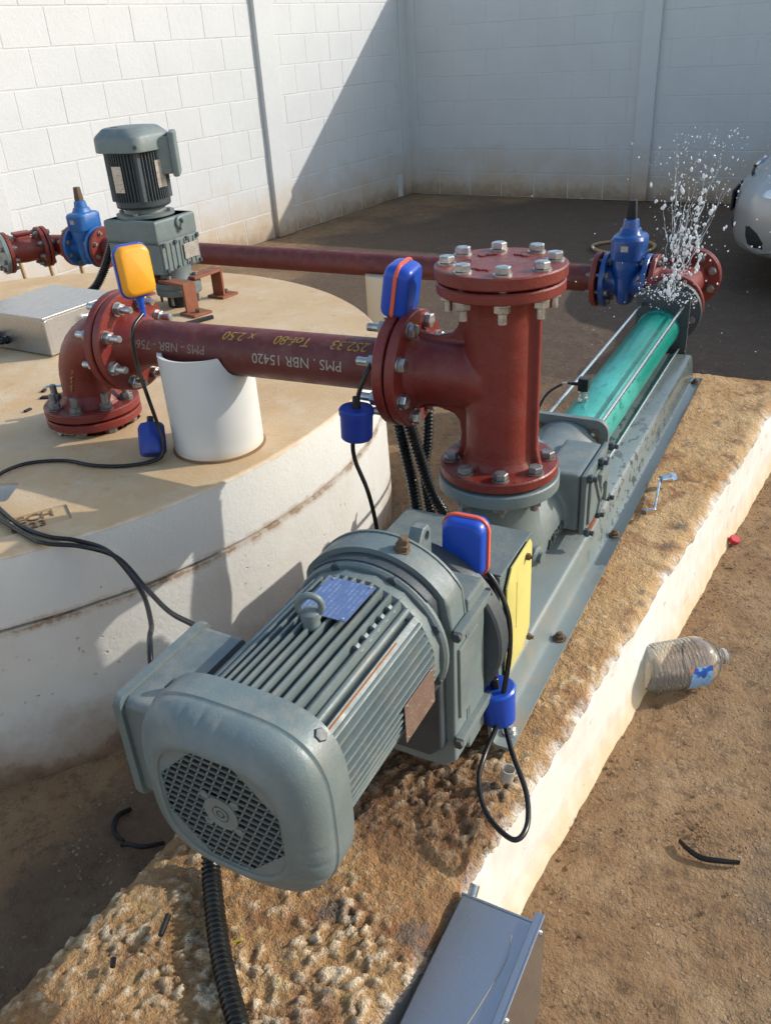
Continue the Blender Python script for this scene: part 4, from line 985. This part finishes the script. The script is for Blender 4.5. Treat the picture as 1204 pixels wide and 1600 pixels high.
part(mc, 'vent_slot', MB().box((AXM-.03, AYM-.04, .1625), (.026, .010, .003), .001), BLACKM)
Mb = T(AXM, AYM, 0) @ RZ(36)
mb = MB().box((.098, 0, .070), (.05, .095, .115), .006, Mb); mt = part(mx, 'terminal_box', mb, GRAY); part(mt, 'lid', MB().box((.130, 0, .072), (.022, .112, .138), .006, Mb), GRAY)
part(mx, 'rating_plate', MB().box((AXM+.0945, AYM+.004, .018), (.002, .042, .085), .0005), PLATE); part(mx, 'rating_plate', MB().box((AXM-.004, AYM-.0945, .010), (.04, .002, .082), .0005), PLATE)
for cx, cy, a in ((-1.485, .905, 84), (-1.575, .880, -12), (-1.60, .945, 262), (-1.62, .96, 172)):   # rust-red brackets
    M = T(cx, cy, -.022) @ RZ(a)
    mb = MB().box((.085, 0, -.3235), (.135, .052, .010), .002, M); mb.box((.148, 0, -.3705), (.010, .052, .105), .002, M); br = part(mx, 'bracket', mb, RUSTY)
    part(br, 'foot', MB().box((.165, 0, -.4185), (.08, .078, .009), .002, M), RUSTY)
    q = M @ Vector((.180, 0, -.414)); part(br, 'bolt', MB().lathe(hexr(.010, .012, .001, 0), q, (0, 0, 1), 6), RUST)
    q = M @ Vector((.045, 0, -.32)); mb = MB().lathe(hexr(.009, .010, .001, 0), q+V(0, 0, .0015), (0, 0, 1), 6); mb.cyl(q, q+V(0, 0, -.09), .005, .005, 10); part(br, 'bolt', mb, ZINCD)

for ch in mx.children:
    if not ch.name.startswith(('bracket', 'shaft_seal')): ch.location.z -= .028
# ------------------------------------------------------------------ stainless junction box on the tank
jb = thing('junction_box', 'flat stainless steel junction box lying on the tank at the left', 'box', (-1.69, .49, TZ))
MJ = T(-1.695, .485, 0) @ RZ(-3)
b_ = part(jb, 'box_body', MB().box((0, 0, -.386), (.30, .29, .110), .004, MJ), STAIN)
part(jb, 'lid', MB().box((0, 0, -.326), (.315, .305, .008), .002, MJ), STAIN)
part(b_, 'corner_strip', MB().box((.146, -.141, -.386), (.016, .014, .106), .003, MJ), STAIN)
for y, z in ((.02, -.375), (.09, -.375)):
    p = MJ @ Vector((.15, y, z)); g_ = part(b_, 'cable_gland', MB().lathe(hexr(.017, .014, .002, 0)+[(.011, .014), (.011, .03), (0, .03)], p, (1, 0, 0), 6), ZINC)
    part(g_, 'lead', MB().tube(catmull([p+V(.02, 0, 0), p+V(.05, 0, -.002), p+V(.09, .03, -.03), p+V(.16, .1, -.06), p+V(.22, .25, -.064)], 6), .008, 8), BLACK)
for x, z in ((-.09, -.40), (-.045, -.41), (-.16, -.365)):
    p = MJ @ Vector((x, -.145, z)); g_ = part(b_, 'cable_gland', MB().lathe(hexr(.014, .012, .002, 0)+[(.010, .012), (.010, .026), (0, .026)], p, (0, -1, 0), 6), BLACK)
p = MJ @ Vector((-.09, -.168, -.40))
part(b_, 'lead', MB().tube(catmull([p, p+V(0, -.03, -.0), p+V(.01, -.07, -.03), p+V(.02, -.11, -.042), p+V(.05, -.15, -.043), p+V(.06, -.19, -.06)], 8), .0045, 8), GRAYD)
p = MJ @ Vector((-.045, -.168, -.41)); part(b_, 'lead', MB().tube(catmull([p, p+V(-.01, -.03, -.01), p+V(-.06, -.05, -.03), p+V(-.14, -.05, -.031), p+V(-.25, -.03, -.031)], 8), .007, 8), BLACK)

# ------------------------------------------------------------------ stainless box fixed to the side of the plinth
cb = thing('control_box', 'scratched stainless steel box fixed to the near side of the plinth', 'box', (.25, -.95, -.75))
MC = T(.1935, -.649, -.7235)                            # back left top corner
bx = part(cb, 'box_body', MB().box((.0535, -.275, -.10), (.107, .55, .20), .002, MC), STAIN)
part(bx, 'drip_edge', MB().box((.0535, .0015, -.006), (.109, .004, .014), .001, MC), STAIN)
dr = part(cb, 'door', MB().box((.1165, -.272, -.096), (.004, .562, .222), .001, MC), STAIN); part(dr, 'door_rim', MB().box((.111, -.272, .0125), (.012, .562, .003), .001, MC), STAIN)
part(dr, 'door_seal', MB().box((.1095, -.275, -.10), (.004, .535, .185), .001, MC), BLACKM)
for y in (-.01, -.14, -.30): part(dr, 'screw', MB().lathe([(0, 0), (.0045, 0), (.0035, .0025), (0, .003)], MC @ Vector((.1185, y, -.0)), (1, 0, 0), 12), ZINC)
part(cb, 'hinge_pin', MB().cyl(MC @ Vector((.012, .002, -.01)), MC @ Vector((.012, .020, .004)), .007, .007, 16, .001), ZINC)
mb = MB().tube(catmull([MC @ Vector(p) for p in ((.085, -.03, .0006), (.09, -.07, .0006), (.082, -.13, .0006), (.075, -.17, .0006), (.066, -.205, .0006), (.05, -.222, .0006))], 10), .0007, 5); mb.tube(catmull([MC @ Vector(p) for p in ((.03, -.21, .0006), (.026, -.225, .0006), (.022, -.25, .0006))], 10), .0006, 5); part(bx, 'scratch', mb, STENCIL)

# ------------------------------------------------------------------ float switches, each with its weight and cable
def pad(w, h, t, M, half):
    rings = []
    for k, (d, s) in enumerate(((0, 1), (.35, .995), (.7, .96), (.9, .90), (1.0, .80))):
        rings.append([M @ Vector((p[0], p[1], half*d*t/2)) for p in rrect(w*s, h*s, .018*s, 6)])
    return MB().loft(rings)
def float_switch(label, c, nrm, upv, ca, cbm, band, wc, wup, wmat, cable, w=.070, h=.100, t=.044, boot=None, shape='cyl'):
    n_ = Vector(nrm).normalized(); u_ = Vector(upv); u_ = (u_-n_*u_.dot(n_)).normalized(); r_ = u_.cross(n_)
    M = mat_from(Vector(c), r_, u_, n_); f = thing('float_switch', label, 'float switch', c, 'float switches')
    part(f, 'float_half', pad(w, h, t, M, 1), ca, 60); part(f, 'float_half', pad(w, h, t, M, -1), cbm, 60)
    part(f, 'seam_band', MB().prism(rrect(w+.007, h+.007, .021, 6), M @ T(0, 0, -.0035), .007, .002), band)
    boot = boot or band
    b0 = M @ Vector((0, -h/2, 0)); b1 = M @ Vector((0, -h/2-.026, 0)); mb = MB().cyl(b0, b1, .009, .0065, 16, .001); mb.cyl(b1, M @ Vector((0, -h/2-.042, 0)), .0055, .005, 14); part(f, 'cable_boot', mb, boot)
    part(f, 'cable', MB().tube(catmull([M @ Vector((0, -h/2-.035, 0))]+[Vector(p) for p in cable], 12), .0042, 12), BLACK, 60)
    wv = Vector(wup).normalized(); o = Vector(wc)
    if shape == 'cyl': pr = [(0, -.030), (.027, -.030), (.0295, -.027), (.0305, .018), (.0325, .019), (.0325, .028), (.030, .031), (0, .031)]
    elif shape == 'cup': pr = [(0, -.036), (.023, -.036), (.026, -.033), (.0315, .024), (.033, .025), (.033, .031), (.030, .034), (0, .034)]
    else: pr = [(0, -.035), (.026, -.035), (.029, -.030), (.030, -.01), (.029, .028), (.025, .035), (0, .035)]
    wt = part(f, 'weight', MB().lathe(pr, o, wv, 8 if shape == 'oct' else 36), wmat, 30)
    part(wt, 'collar', MB().cyl(o+wv*.03, o+wv*.052, .0085, .007, 14, .001), BLACK)
    return f
float_switch('amber and blue float switch perched above the red elbow', (-.752, -.078, -.040), (.93, -.36, .08), (-.10, .05, 1), AMBER, AMBER, BLUEP,
    (-.768, -.108, -.402), (-.25, .35, .6), BLUEPD,
    [(-.742, -.125, -.15), (-.745, -.128, -.22), (-.733, -.13, -.285), (-.738, -.115, -.345), (-.725, -.12, -.40), (-.735, -.135, -.432), (-.79, -.174, -.4395), (-.86, -.200, -.4395), (-.947, -.207, -.4395), (-1.019, -.251, -.4395), (-1.03, -.32, -.4395), (-1.02, -.37, -.46), (-1.015, -.385, -.50)], shape='oct')
float_switch('blue float switch with orange band tucked behind the tee side flange', (-.192, .004, -.060), (.99, .08, -.20), (.42, -.05, 1), BLUEP, BLUEP, ORANGE,
    (-.2345, -.12, -.279), (.05, .02, 1), BLUEPD,
    [(-.205, -.055, -.150), (-.214, -.105, -.183), (-.231, -.118, -.235), (-.236, -.12, -.28), (-.240, -.13, -.313), (-.238, -.13, -.353), (-.215, -.13, -.417), (-.202, -.13, -.50), (-.200, -.14, -.58), (-.19, -.18, -.66)], w=.072, h=.100, t=.052, boot=ORANGE)
float_switch('blue float switch with orange band standing between gear case and yellow guard', (.072, -.333, -.350), (.02, -1, .06), (.0, .04, 1), BLUEP, BLUEP, ORANGE,
    (.137, -.362, -.625), (-.12, -.02, 1), BLUEP,
    [(.073, -.338, -.455), (.085, -.345, -.50), (.115, -.352, -.545), (.130, -.358, -.58), (.137, -.362, -.625), (.150, -.365, -.662), (.183, -.415, -.673), (.229, -.481, -.675), (.249, -.537, -.678), (.237, -.565, -.680), (.188, -.54, -.677), (.154, -.487, -.675), (.143, -.434, -.673), (.145, -.385, -.650), (.150, -.375, -.60), (.152, -.350, -.52), (.140, -.333, -.455), (.105, -.325, -.40), (.06, -.32, -.395)], w=.070, h=.096, shape='cup')

# ------------------------------------------------------------------ loose cables
def cable(name, label, pts, r, mat=BLACK, group=None, n=10):
    P = catmull(pts, 12); b = P[0]; solo(name, MB().tube(P, r, n), mat, label, 'cable', tuple(b), group, smooth=60)
cable('power_cable', 'black cable over the tank edge hanging down behind the terminal box', [(-1.06, -.36, -.438), (-.90, -.424, -.4395), (-.80, -.458, -.4395), (-.717, -.468, -.4385), (-.66, -.452, -.444), (-.612, -.425, -.475), (-.55, -.43, -.54), (-.43, -.53, -.51), (-.34, -.62, -.455), (-.30, -.665, -.47), (-.27, -.69, -.53), (-.22, -.70, -.56)], .0046, group='cables crossing the tank edge')
cable('power_cable', 'black cable over the tank edge pulled straight to the terminal box corner', [(-1.06, -.39, -.438), (-.867, -.452, -.4395), (-.767, -.478, -.4395), (-.702, -.488, -.4385), (-.64, -.462, -.446), (-.590, -.43, -.478), (-.50, -.46, -.505), (-.38, -.53, -.475), (-.28, -.575, -.445), (-.235, -.60, -.44), (-.20, -.63, -.47)], .0046, group='cables crossing the tank edge')
def conduit(label, pts, r, group='corrugated conduits', pitch=.0080, mat=BLACK):
    P = resample(catmull(pts, 24), pitch/4); rr = [r*(1.0 if k % 4 in (0, 1) else .80) for k in range(len(P))]
    solo('corrugated_conduit', MB().tube(P, rr, 14), mat, label, 'conduit', tuple(P[0]), group, smooth=50)
conduit('leftmost of the black corrugated conduits hanging below the tee side flange', [(-.245, .06, -.28), (-.238, .05, -.345), (-.226, .05, -.404), (-.212, .05, -.48), (-.203, .05, -.56), (-.195, .05, -.68), (-.18, .06, -.90)], .0125)
conduit('middle black corrugated conduit curving behind the grey lantern', [(-.222, .045, -.28), (-.212, .05, -.337), (-.194, .05, -.405), (-.168, .05, -.49), (-.132, .04, -.545), (-.10, .0, -.60), (-.14, -.05, -.66)], .0125)
conduit('rightmost short black corrugated conduit behind the tee side flange', [(-.195, .095, -.27), (-.190, .095, -.34), (-.192, .09, -.40), (-.20, .085, -.47), (-.19, .08, -.54), (-.17, .08, -.66)], .0115)
conduit('thick black corrugated conduit dropping from under the fan cover', [(-.150, -.70, -.56), (-.165, -.735, -.64), (-.152, -.772, -.700), (-.100, -.832, -.709), (-.055, -.878, -.709), (-.010, -.918, -.708), (.03, -.955, -.708), (.06, -1.03, -.708)], .0145)
conduit('black corrugated conduit arching beside the grey mixer gear case', [(-1.80, .955, -.20), (-1.83, .94, -.25), (-1.86, .90, -.34), (-1.90, .86, -.405), (-1.98, .82, -.43), (-2.08, .78, -.431)], .0165)

# ------------------------------------------------------------------ parked car at the right edge (nose towards -x)
def build_car():
    car = thing('parked_car', 'silver parked car whose nose shows at the right edge', 'car', (1.9, 4.26, -Z0))
    F, YC = -.075, 4.26
    def outline(z, fo, hw, ro):
        """plan outline at one height: bowed nose with wide rounded corners, squarer tail"""
        a, b, x0, x1 = .42, .50*hw/.84, F+fo, F+4.1-ro; out = []
        if z > .40: z = .40+(z-.40)*.86
        for k in range(13): t = pi/2*k/12; out.append((x0+a-a*cos(t)*1.0, YC-(hw-b)-b*sin(t), z-Z0))          # near front corner
        for k in range(1, 9): out.append((x0+a+(x1-.2-x0-a)*k/9, YC-hw, z-Z0))
        for k in range(9): t = pi/2*k/8; out.append((x1-.2+.2*sin(t), YC-(hw-.2)-.2*cos(t), z-Z0))
        m_ = [(p[0], 2*YC-p[1], p[2]) for p in out[::-1]]
        nose_ = [(x0-.035*(1-((2*k/10-1)**2)), YC+(hw-b)*(1-2*k/10), z-Z0) for k in range(1, 10)]
        return out+m_+nose_
    R = [outline(z, fo, hw, ro) for z, fo, hw, ro in ((.175, .10, .74, .15), (.185, .045, .79, .08), (.215, .018, .825, .04), (.26, .005, .838, .01), (.32, .0, .842, .0), (.40, .004, .842, .0), (.455, .015, .842, .0), (.50, .035, .841, .0), (.555, .07, .838, .01), (.61, .125, .833, .02), (.665, .21, .825, .03), (.715, .34, .812, .05), (.765, .50, .795, .06), (.81, .68, .78, .08), (.855, .87, .765, .10), (.90, 1.05, .75, .12), (.93, 1.20, .72, .15))]
    bo = part(car, 'body', MB().loft(R), CARP, 60)
    from mathutils.bvhtree import BVHTree
    bt_ = MB().loft(R); bvh = BVHTree.FromPolygons([Vector(p) for p in bt_.v], bt_.f)
    cab = []
    for x, hw, zt in ((1.05, .62, .93), (1.35, .70, 1.10), (1.75, .69, 1.36), (2.0, .68, 1.43), (2.7, .67, 1.45), (3.2, .665, 1.40), (3.6, .65, 1.20), (3.9, .62, .95)):
        z0_ = .90; cab.append([(F+x, YC+s*hw*(1-.22*max(0, (z-z0_))/.5), z-Z0) for s, z in ((1, z0_), (1, z0_+(zt-z0_)*.5), (.97, zt-.05*(zt-z0_)), (.80, zt), (.3, zt+.005), (-.3, zt+.005), (-.80, zt), (-.97, zt-.05*(zt-z0_)), (-1, z0_+(zt-z0_)*.5), (-1, z0_))])
    part(car, 'cabin_glass', MB().loft(cab), GLASSD, 60)
    roof = MB(); rr_ = []
    for x, hw, z in ((1.80, .55, 1.385), (2.0, .56, 1.445), (2.7, .565, 1.468), (3.2, .55, 1.415), (3.45, .54, 1.32)): rr_.append([(F+x, YC+s*hw, z+dz-Z0) for s, dz in ((1.06, -.03), (.9, .0), (.4, .012), (-.4, .012), (-.9, 0), (-1.06, -.03), (-.9, -.03), (.9, -.03))])
    part(car, 'roof', roof.loft(rr_), CARP, 60)
    for s in (1, -1):
        for x, z0_, z1_ in ((1.15, .93, 1.40), (2.45, .94, 1.44), (3.55, .95, 1.33)):
            dx = .62 if x < 1.5 else (0 if x < 3 else -.3)
            part(car, 'pillar', MB().tube([V(F+x, YC+s*.70, z0_-Z0), V(F+x+dx, YC+s*.575, z1_-Z0)], .028, 8), CARP)
        for x in (.78, 3.30):
            c = Vector((F+x, YC+s*.76, .30-Z0)); ar = part(car, 'wheel_arch', MB().lathe([(0, 0), (.355, 0), (.355, .09), (0, .09)], c+V(0, s*.0, 0), (0, s, 0), 40), BLACKM)
            w_ = part(car, 'wheel', MB().lathe([(.17, 0), (.285, 0), (.30, .02), (.30, .165), (.285, .185), (.19, .185), (.17, .17)], c+V(0, -s*.07, 0), (0, s, 0), 44), RUBBER)
            mb = MB().lathe([(0, .150), (.04, .160), (.05, .15), (.16, .16), (.195, .182), (.195, .10), (0, .10)], c+V(0, -s*.07, 0), (0, s, 0), 40); part(w_, 'rim', mb, STAIN)
        def patch(poly, th):
            cx = sum(p[0] for p in poly)/len(poly); cz = sum(p[1] for p in poly)/len(poly); rings = []
            for k in (.02, .35, .7, 1.0):
                r = []
                for p in poly:
                    o_ = Vector((F+.075+cx+(p[0]-cx)*k, YC+s*3, cz+(p[1]-cz)*k-Z0)); h = bvh.ray_cast(o_, Vector((0, -s, 0)))
                    r.append((h[0]+h[1]*th*(1.0 if k < .95 else .3)) if h[0] else Vector((o_.x, YC+s*.78, o_.z)))
                rings.append(r)
            rings.append([p-Vector((0, s*.02, 0)) for p in rings[-1]]); return MB().loft(rings)
        part(car, 'headlamp', patch([(.075, .490), (.10, .516), (.19, .560), (.33, .602), (.42, .602), (.36, .54), (.20, .496), (.12, .486)], .006), LENS, 40)
        fp = part(car, 'fog_lamp_pocket', patch([(.022, .335), (.045, .340), (.09, .315), (.128, .270), (.128, .238), (.085, .236), (.042, .248), (.026, .29)], .004), BLACKM, 40)
        part(fp, 'trim_strip', patch([(.020, .242), (.05, .236), (.09, .228), (.14, .228), (.20, .24), (.20, .228), (.14, .214), (.08, .214), (.03, .228)], .010), CARP, 40)
        mb = MB().box((F+1.30, YC+s*.90, .98-Z0), (.11, .17, .12), .03); part(car, 'mirror', mb, CARP)
        part(car, 'door_seam', MB().box((F+1.25, YC+s*.838, .60-Z0), (.006, .012, .5), .001), BLACKM)
        part(car, 'door_seam', MB().box((F+2.35, YC+s*.838, .60-Z0), (.006, .012, .5), .001), BLACKM)
    nose = lambda y, o_: F+o_-.035*(1-(y/.34)**2)
    part(car, 'grille', MB().tube([V(nose(y, .078), YC+y, .53-Z0) for y in [-.28+.04*k for k in range(15)]], .014, 8), BLACKM)
    part(car, 'lower_grille', MB().tube([V(nose(y, .012), YC+y, .275-Z0) for y in [-.30+.04*k for k in range(16)]], .020, 8), BLACKM)
    part(car, 'badge', MB().lathe([(0, 0), (.045, 0), (.04, .012), (0, .014)], (F+.062, YC, .565-Z0), (-1, 0, 1.0), 20), CHROME)
    np_ = part(car, 'number_plate', MB().box((F-.046, YC-.0, .380-Z0), (.006, .36, .11), .002, None), GRAYD)
    part(np_, 'plate_frame', MB().box((F-.040, YC, .380-Z0), (.008, .37, .115), .002), BLACKM)
build_car()

# ------------------------------------------------------------------ big clear bottle lying against the plinth
def build_bottle():
    a = Vector((.335, .205, -.9135)); d = Vector((.745, .60, .0)).normalized(); a = a-d*.062
    bt = thing('plastic_bottle', 'large empty clear ribbed plastic bottle lying against the plinth', 'bottle', (a.x, a.y, -Z0))
    pr = [(0, .012), (.03, .004), (.048, .0), (.0535, .006)]; h = .012
    while h < .150:
        pr += [(.056, h), (.056, h+.006), (.0535, h+.0085), (.0535, h+.0105)]; h += .0125
    pr += [(.0555, .155), (.0555, .172), (.053, .185), (.046, .205), (.034, .222), (.020, .232), (.0155, .236), (.0155, .240), (.019, .241), (.019, .244), (.0145, .245), (.0145, .262), (.0125, .262), (.0125, .24), (.019, .228), (.033, .219), (.045, .203), (.052, .184), (.0545, .17), (.0545, .155)]
    h -= .0125
    while h > .011:
        pr += [(.0525, h+.0105), (.0525, h+.0085), (.055, h+.006), (.055, h)]; h -= .0125
    pr += [(.0525, .007), (.047, .0012), (.03, .0052), (0, .0132)]
    pr = [(r if abs(r-.0535) > 1e-6 and abs(r-.0525) > 1e-6 else r-.0012, h*.74) for r, h in pr]
    part(bt, 'shell', MB().lathe(pr, a, d, 56), PET, 40)
    part(bt, 'neck_ring', MB().lathe([(.0158, .183), (.0175, .183), (.0175, .190), (.0158, .190), (.0158, .183)], a, d, 28), CUPM)
    u, w, n_ = frame(d); M = mat_from(a, u, w, n_); vs = []; K = 18
    # the label faces the camera side and sits low
    cd = Vector((.35, -.85, .25)); cd = (cd-d*cd.dot(d)).normalized(); c0 = math.atan2(cd.dot(w), cd.dot(u)); lo_ = Vector((.30, -.95, -.12)); lo_ = (lo_-d*lo_.dot(d)).normalized(); c0 = math.atan2(lo_.dot(w), lo_.dot(u))
    me_v = []
    for r in (.0563, .0568):
        for hh in (.078, .128):
            for k in range(K+1):
                t = c0-.62+1.24*k/K; me_v.append((r*cos(t), r*sin(t), hh))
    n = K+1; fs = []
    for k in range(K): fs += [(k, k+1, n+k+1, n+k), (2*n+k, 2*n+k+1, 3*n+k+1, 3*n+k), (k, k+1, 2*n+k+1, 2*n+k), (n+k, n+k+1, 3*n+k+1, 3*n+k)]
    fs += [(0, n, 3*n, 2*n), (K, n+K, 3*n+K, 2*n+K)]
    mb = MB().add(me_v, fs); me = mb.mesh('label', LABEL)
    o = bpy.data.objects.new('paper_label', me); COL.objects.link(o); o.parent = bt; o.matrix_local = T(*(-BASE[bt.name])) @ M
build_bottle()

# ------------------------------------------------------------------ tools and litter
hc = Vector((-.80, 4.43, -Z0+.012)); mb = MB().tube([hc+Vector((.20*cos(t)*(1+.04*sin(3*t)), .20*sin(t), .006*sin(2*t))) for t in [2*pi*k/60 for k in range(60)]], .011, 8, True)
solo('hose_hoop', mb, WOOD, 'tan hoop of hose lying on the dark earth behind the dark blue valve', 'hoop', tuple(hc), smooth=60)
mb = MB().cyl((.193, .668, -.697), (.216, .686, -.697), .011, .012, 20, .002); mb.cyl((.214, .685, -.697), (.226, .694, -.697), .0135, .0125, 6, .001)
w = thing('socket_wrench', 'cranked chrome socket wrench lying on the plinth beside the frame', 'wrench', (.205, .6, -.715))
part(w, 'socket', mb, CHROME)
part(w, 'handle', MB().tube(catmull([(.195, .67, -.697), (.192, .667, -.697), (.194, .655, -.699), (.203, .585, -.702), (.211, .520, -.702), (.210, .513, -.702), (.203, .508, -.702), (.192, .502, -.702), (.190, .494, -.702)], 8), .0042, 10), CHROME)
part(w, 'drive_end', MB().box((.191, .494, -.702), (.013, .013, .013), .002), ZINCD)
mb = MB().lathe([(0, .013), (.013, .013), (.0148, .011), (.0152, 0), (.0132, 0), (.0128, .010), (0, .010)], (.378, .885, -.9645), (.35, -.2, .9), 28); solo('bottle_cap', mb, REDP, 'red plastic bottle cap on the ground beside the plinth', 'cap', (.378, .885, -.9645))
mb = MB().lathe([(0, 0), (.0105, 0), (.0108, .018), (.0115, .019), (.0115, .022), (.0098, .022), (.0095, .003), (0, .003)], (.180, -.432, -.712), (.12, .05, 1), 28); solo('plastic_cup', mb, CUPM, 'tiny white plastic cap standing near the frame corner', 'cap', (.180, -.432, -.712))
def strip(name, label, pts, w_, mat, cat, group=None):
    P = catmull(pts, 8); mb = MB(); rings = []
    for i, p in enumerate(P):
        t = (P[min(i+1, len(P)-1)]-P[max(i-1, 0)]).normalized(); s = Vector((-t.y, t.x, 0))*w_*(.35+.65*sin(pi*min(1, (i+1)/(len(P)+1)))); rings.append([p-s, p-s+V(0, 0, .006), p+V(0, 0, .010), p+s+V(0, 0, .004), p+s])
    solo(name, mb.loft(rings), mat, label, cat, tuple(P[0]), group)
strip('rubber_strip', 'curved black rubber strip lying on the open earth at the right', [(.436, -.216, -.972), (.455, -.232, -.968), (.480, -.238, -.970), (.512, -.232, -.968), (.540, -.222, -.970)], .0045, BLACKM, 'strip', 'rubber scraps')
strip('rubber_strip', 'dark rubber scrap upright beside the tank foot', [(-.548, -.585, -.972), (-.556, -.615, -.966), (-.535, -.645, -.966), (-.505, -.652, -.970)], .005, BLACKM, 'strip', 'rubber scraps')
strip('rubber_strip', 'dark rubber scrap bending towards the plinth under the terminal box', [(-.505, -.662, -.972), (-.49, -.655, -.966), (-.46, -.648, -.966), (-.43, -.622, -.970)], .0045, BLACKM, 'strip', 'rubber scraps')
def peg(name, label, a, b, r, mat, cat): solo(name, MB().cyl(a, b, r, r*.9, 10, r*.15), mat, label, cat, a)
peg('cable_offcut', 'short black cable offcut lying near the thick conduit', (-.158, -.862, -.707), (-.146, -.892, -.705), .0045, BLACK, 'offcut')
peg('cable_stub', 'very small black stub on the plinth left of the cable offcut', (-.186, -.942, -.712), (-.178, -.952, -.711), .0042, BLACK, 'offcut')
peg('wire_offcut', 'tiny yellow wire offcut beside the thick conduit', (-.051, -.857, -.707), (-.040, -.849, -.703), .0016, WIREY, 'offcut')
peg('cable_tie_end', 'pale blue strip of plastic on the tank cover below the junction box', (-1.37, .137, -.4425), (-1.32, .165, -.4425), .0032, PALEB, 'strip')
rnd = random.Random(21)
for i, (x, y, L, lab) in enumerate(((-1.30, .075, .035, 'largest dark plaster crumb on the tank left of the elbow'), (-1.35, .11, .02, 'dark sliver on the tank next to the pale blue strip'), (-1.26, .12, .018, 'lone dark chip on the tank just left of the elbow flange'), (-1.22, .02, .022, 'thin dark chip on the tank in front of the elbow flange'), (-1.28, -.01, .02, 'dark chip on the tank nearest its shaded front'), (-.93, .15, .018, 'dark chip on the tank between elbow and white stub'))):
    mb = MB().box((0, 0, 0), (L, L*.45, .006), .0015, T(x, y, TZ+.003) @ RZ(rnd.uniform(0, 180)) @ RX(rnd.uniform(-12, 12))); 
    for k, p in enumerate(mb.v): mb.v[k] = (p[0]+.003*noise.noise(Vector(p)*90), p[1]+.003*noise.noise(Vector(p)*80+V(3, 3, 3)), p[2])
    solo('debris_chip', mb, BLACKM, lab, 'chip', (x, y, TZ), 'chips on the tank cover')
# crumbs of clay on the bare earth
mb = MB()
for k in range(1500):
    x = rnd.uniform(.22, 1.1); y = rnd.uniform(-.9, 2.3)
    if k % 5 < 2: t_ = rnd.random()**2; x = .262+.106*y+.02+.10*t_
    if k > 1430: a = rnd.uniform(0, 6.3); q = rnd.random()*.045; x = .462+q*cos(a); y = -.166+q*sin(a)
    if x < .262+.106*y+.012: continue
    r = .0009+.0038*rnd.random()**3; o_ = len(mb.v); bm = bmesh.new(); bmesh.ops.create_icosphere(bm, subdivisions=1, radius=r); bm.verts.index_update()
    mb.add([(v.co.x*rnd.uniform(.6, 1.3), v.co.y*rnd.uniform(.6, 1.3), v.co.z*.6) for v in bm.verts], [[v.index for v in f.verts] for f in bm.faces], T(x, y, -Z0+r*.2)); bm.free()
solo('earth_crumbs', mb, EARTH, 'loose crumbs of brown earth scattered along the plinth', 'earth', (.4, .2, -Z0), kind='stuff')

# ------------------------------------------------------------------ water bursting from the outlet end of the stator
mb = MB(); rw = random.Random(5)
def drop(p, r, st=(1, 1, 1), sub=2):
    bm = bmesh.new(); bmesh.ops.create_icosphere(bm, subdivisions=sub, radius=r); bm.verts.index_update()
    q = Vector((rw.random()*9, rw.random()*9, 0))
    mb.add([v.co*(1+.35*noise.noise(v.co/r*.9+q)) for v in bm.verts], [[v.index for v in f.verts] for f in bm.faces], T(*p) @ Matrix.Rotation(rw.uniform(-.5, .5), 4, 'Y') @ Matrix.Diagonal((*st, 1))); bm.free()
src = Vector((.03, 1.47, -.455))
for k in range(26):                        # thin torn streams
    a0 = rw.gauss(.02, .13); L_ = rw.uniform(.08, .30); z_ = rw.uniform(0, .22); n_ = 22; P_ = []; rr_ = []
    for q in range(n_):
        t_ = q/(n_-1); hh = z_+L_*t_; P_.append(src+Vector((hh*(a0+.08)+.012*noise.noise(Vector((k*7.1, t_*4, 0))), .012*noise.noise(Vector((k*3.3, t_*4, 5))), hh-.05*a0*a0*hh)))
        rr_.append(max(.00025, .0022*(1-.5*t_)*abs(noise.noise(Vector((k*5.7, t_*9, 2))))*1.8*sin(pi*min(1, .06+t_*.94))))
    mb.tube(P_, rr_, 6)
for k in range(620):                       # rising fan of drops
    h = rw.random()**1.15; ang = rw.gauss(.02, .15); hh = .50*h
    p = src+Vector((hh*(ang+.10)+rw.gauss(0, .012+.03*h), rw.gauss(.0, .02+.05*h), hh))
    r = rw.choice((.0008, .0010, .0012, .0014, .0018, .0026))*(1.15-.3*h); drop(p, r, (1, 1, rw.uniform(1, 2.6)), 1 if r < .002 else 2)
for k in range(46):                        # larger gobs in the core of the jet
    h = rw.random(); p = src+Vector((.36*h*.16+rw.gauss(0, .02+.05*h), rw.gauss(0, .022), .42*h)); r = rw.uniform(.0022, .006); drop(p, r, (rw.uniform(.7, 1.1), .8, rw.uniform(1, 2.2)))
for base_, n_, dx, dz in ((V(.02, 1.47, -.44), 16, .0035, .011), (V(.055, 1.475, -.27), 14, .003, .010), (V(.085, 1.48, -.22), 9, .002, -.011), (V(.055, 1.46, -.21), 7, -.004, -.010), (V(.10, 1.50, -.36), 7, .001, .006)):
    q = base_.copy()
    for k in range(n_):                    # ropes of joined water
        q += Vector((dx+rw.gauss(0, .003), rw.gauss(0, .003), dz+rw.gauss(0, .003))); drop(q, rw.uniform(.0022, .0065), (rw.uniform(.6, 1.2), .8, rw.uniform(1, 1.8)))
for k in range(120):                       # spray scattered wide round the jet
    p = src+Vector((rw.gauss(.02, .16), rw.gauss(0, .14), rw.uniform(-.20, .48)))
    if p.z < -.60: continue
    drop(p, rw.choice((.001, .0014, .002, .0028)), (1, 1, rw.uniform(.9, 1.6)), 1)
for k in range(110):                       # beads on the outlet and frame end
    p = Vector((rw.uniform(-.08, .12), 1.475+rw.uniform(-.01, .01), -.44+rw.gauss(0, .02))); drop(p, rw.uniform(.0012, .0035), (1, 1, 1), 1)
solo('water_splash', mb, WATER, 'white burst of water spraying up from the far pump end', 'water', tuple(src), kind='stuff')
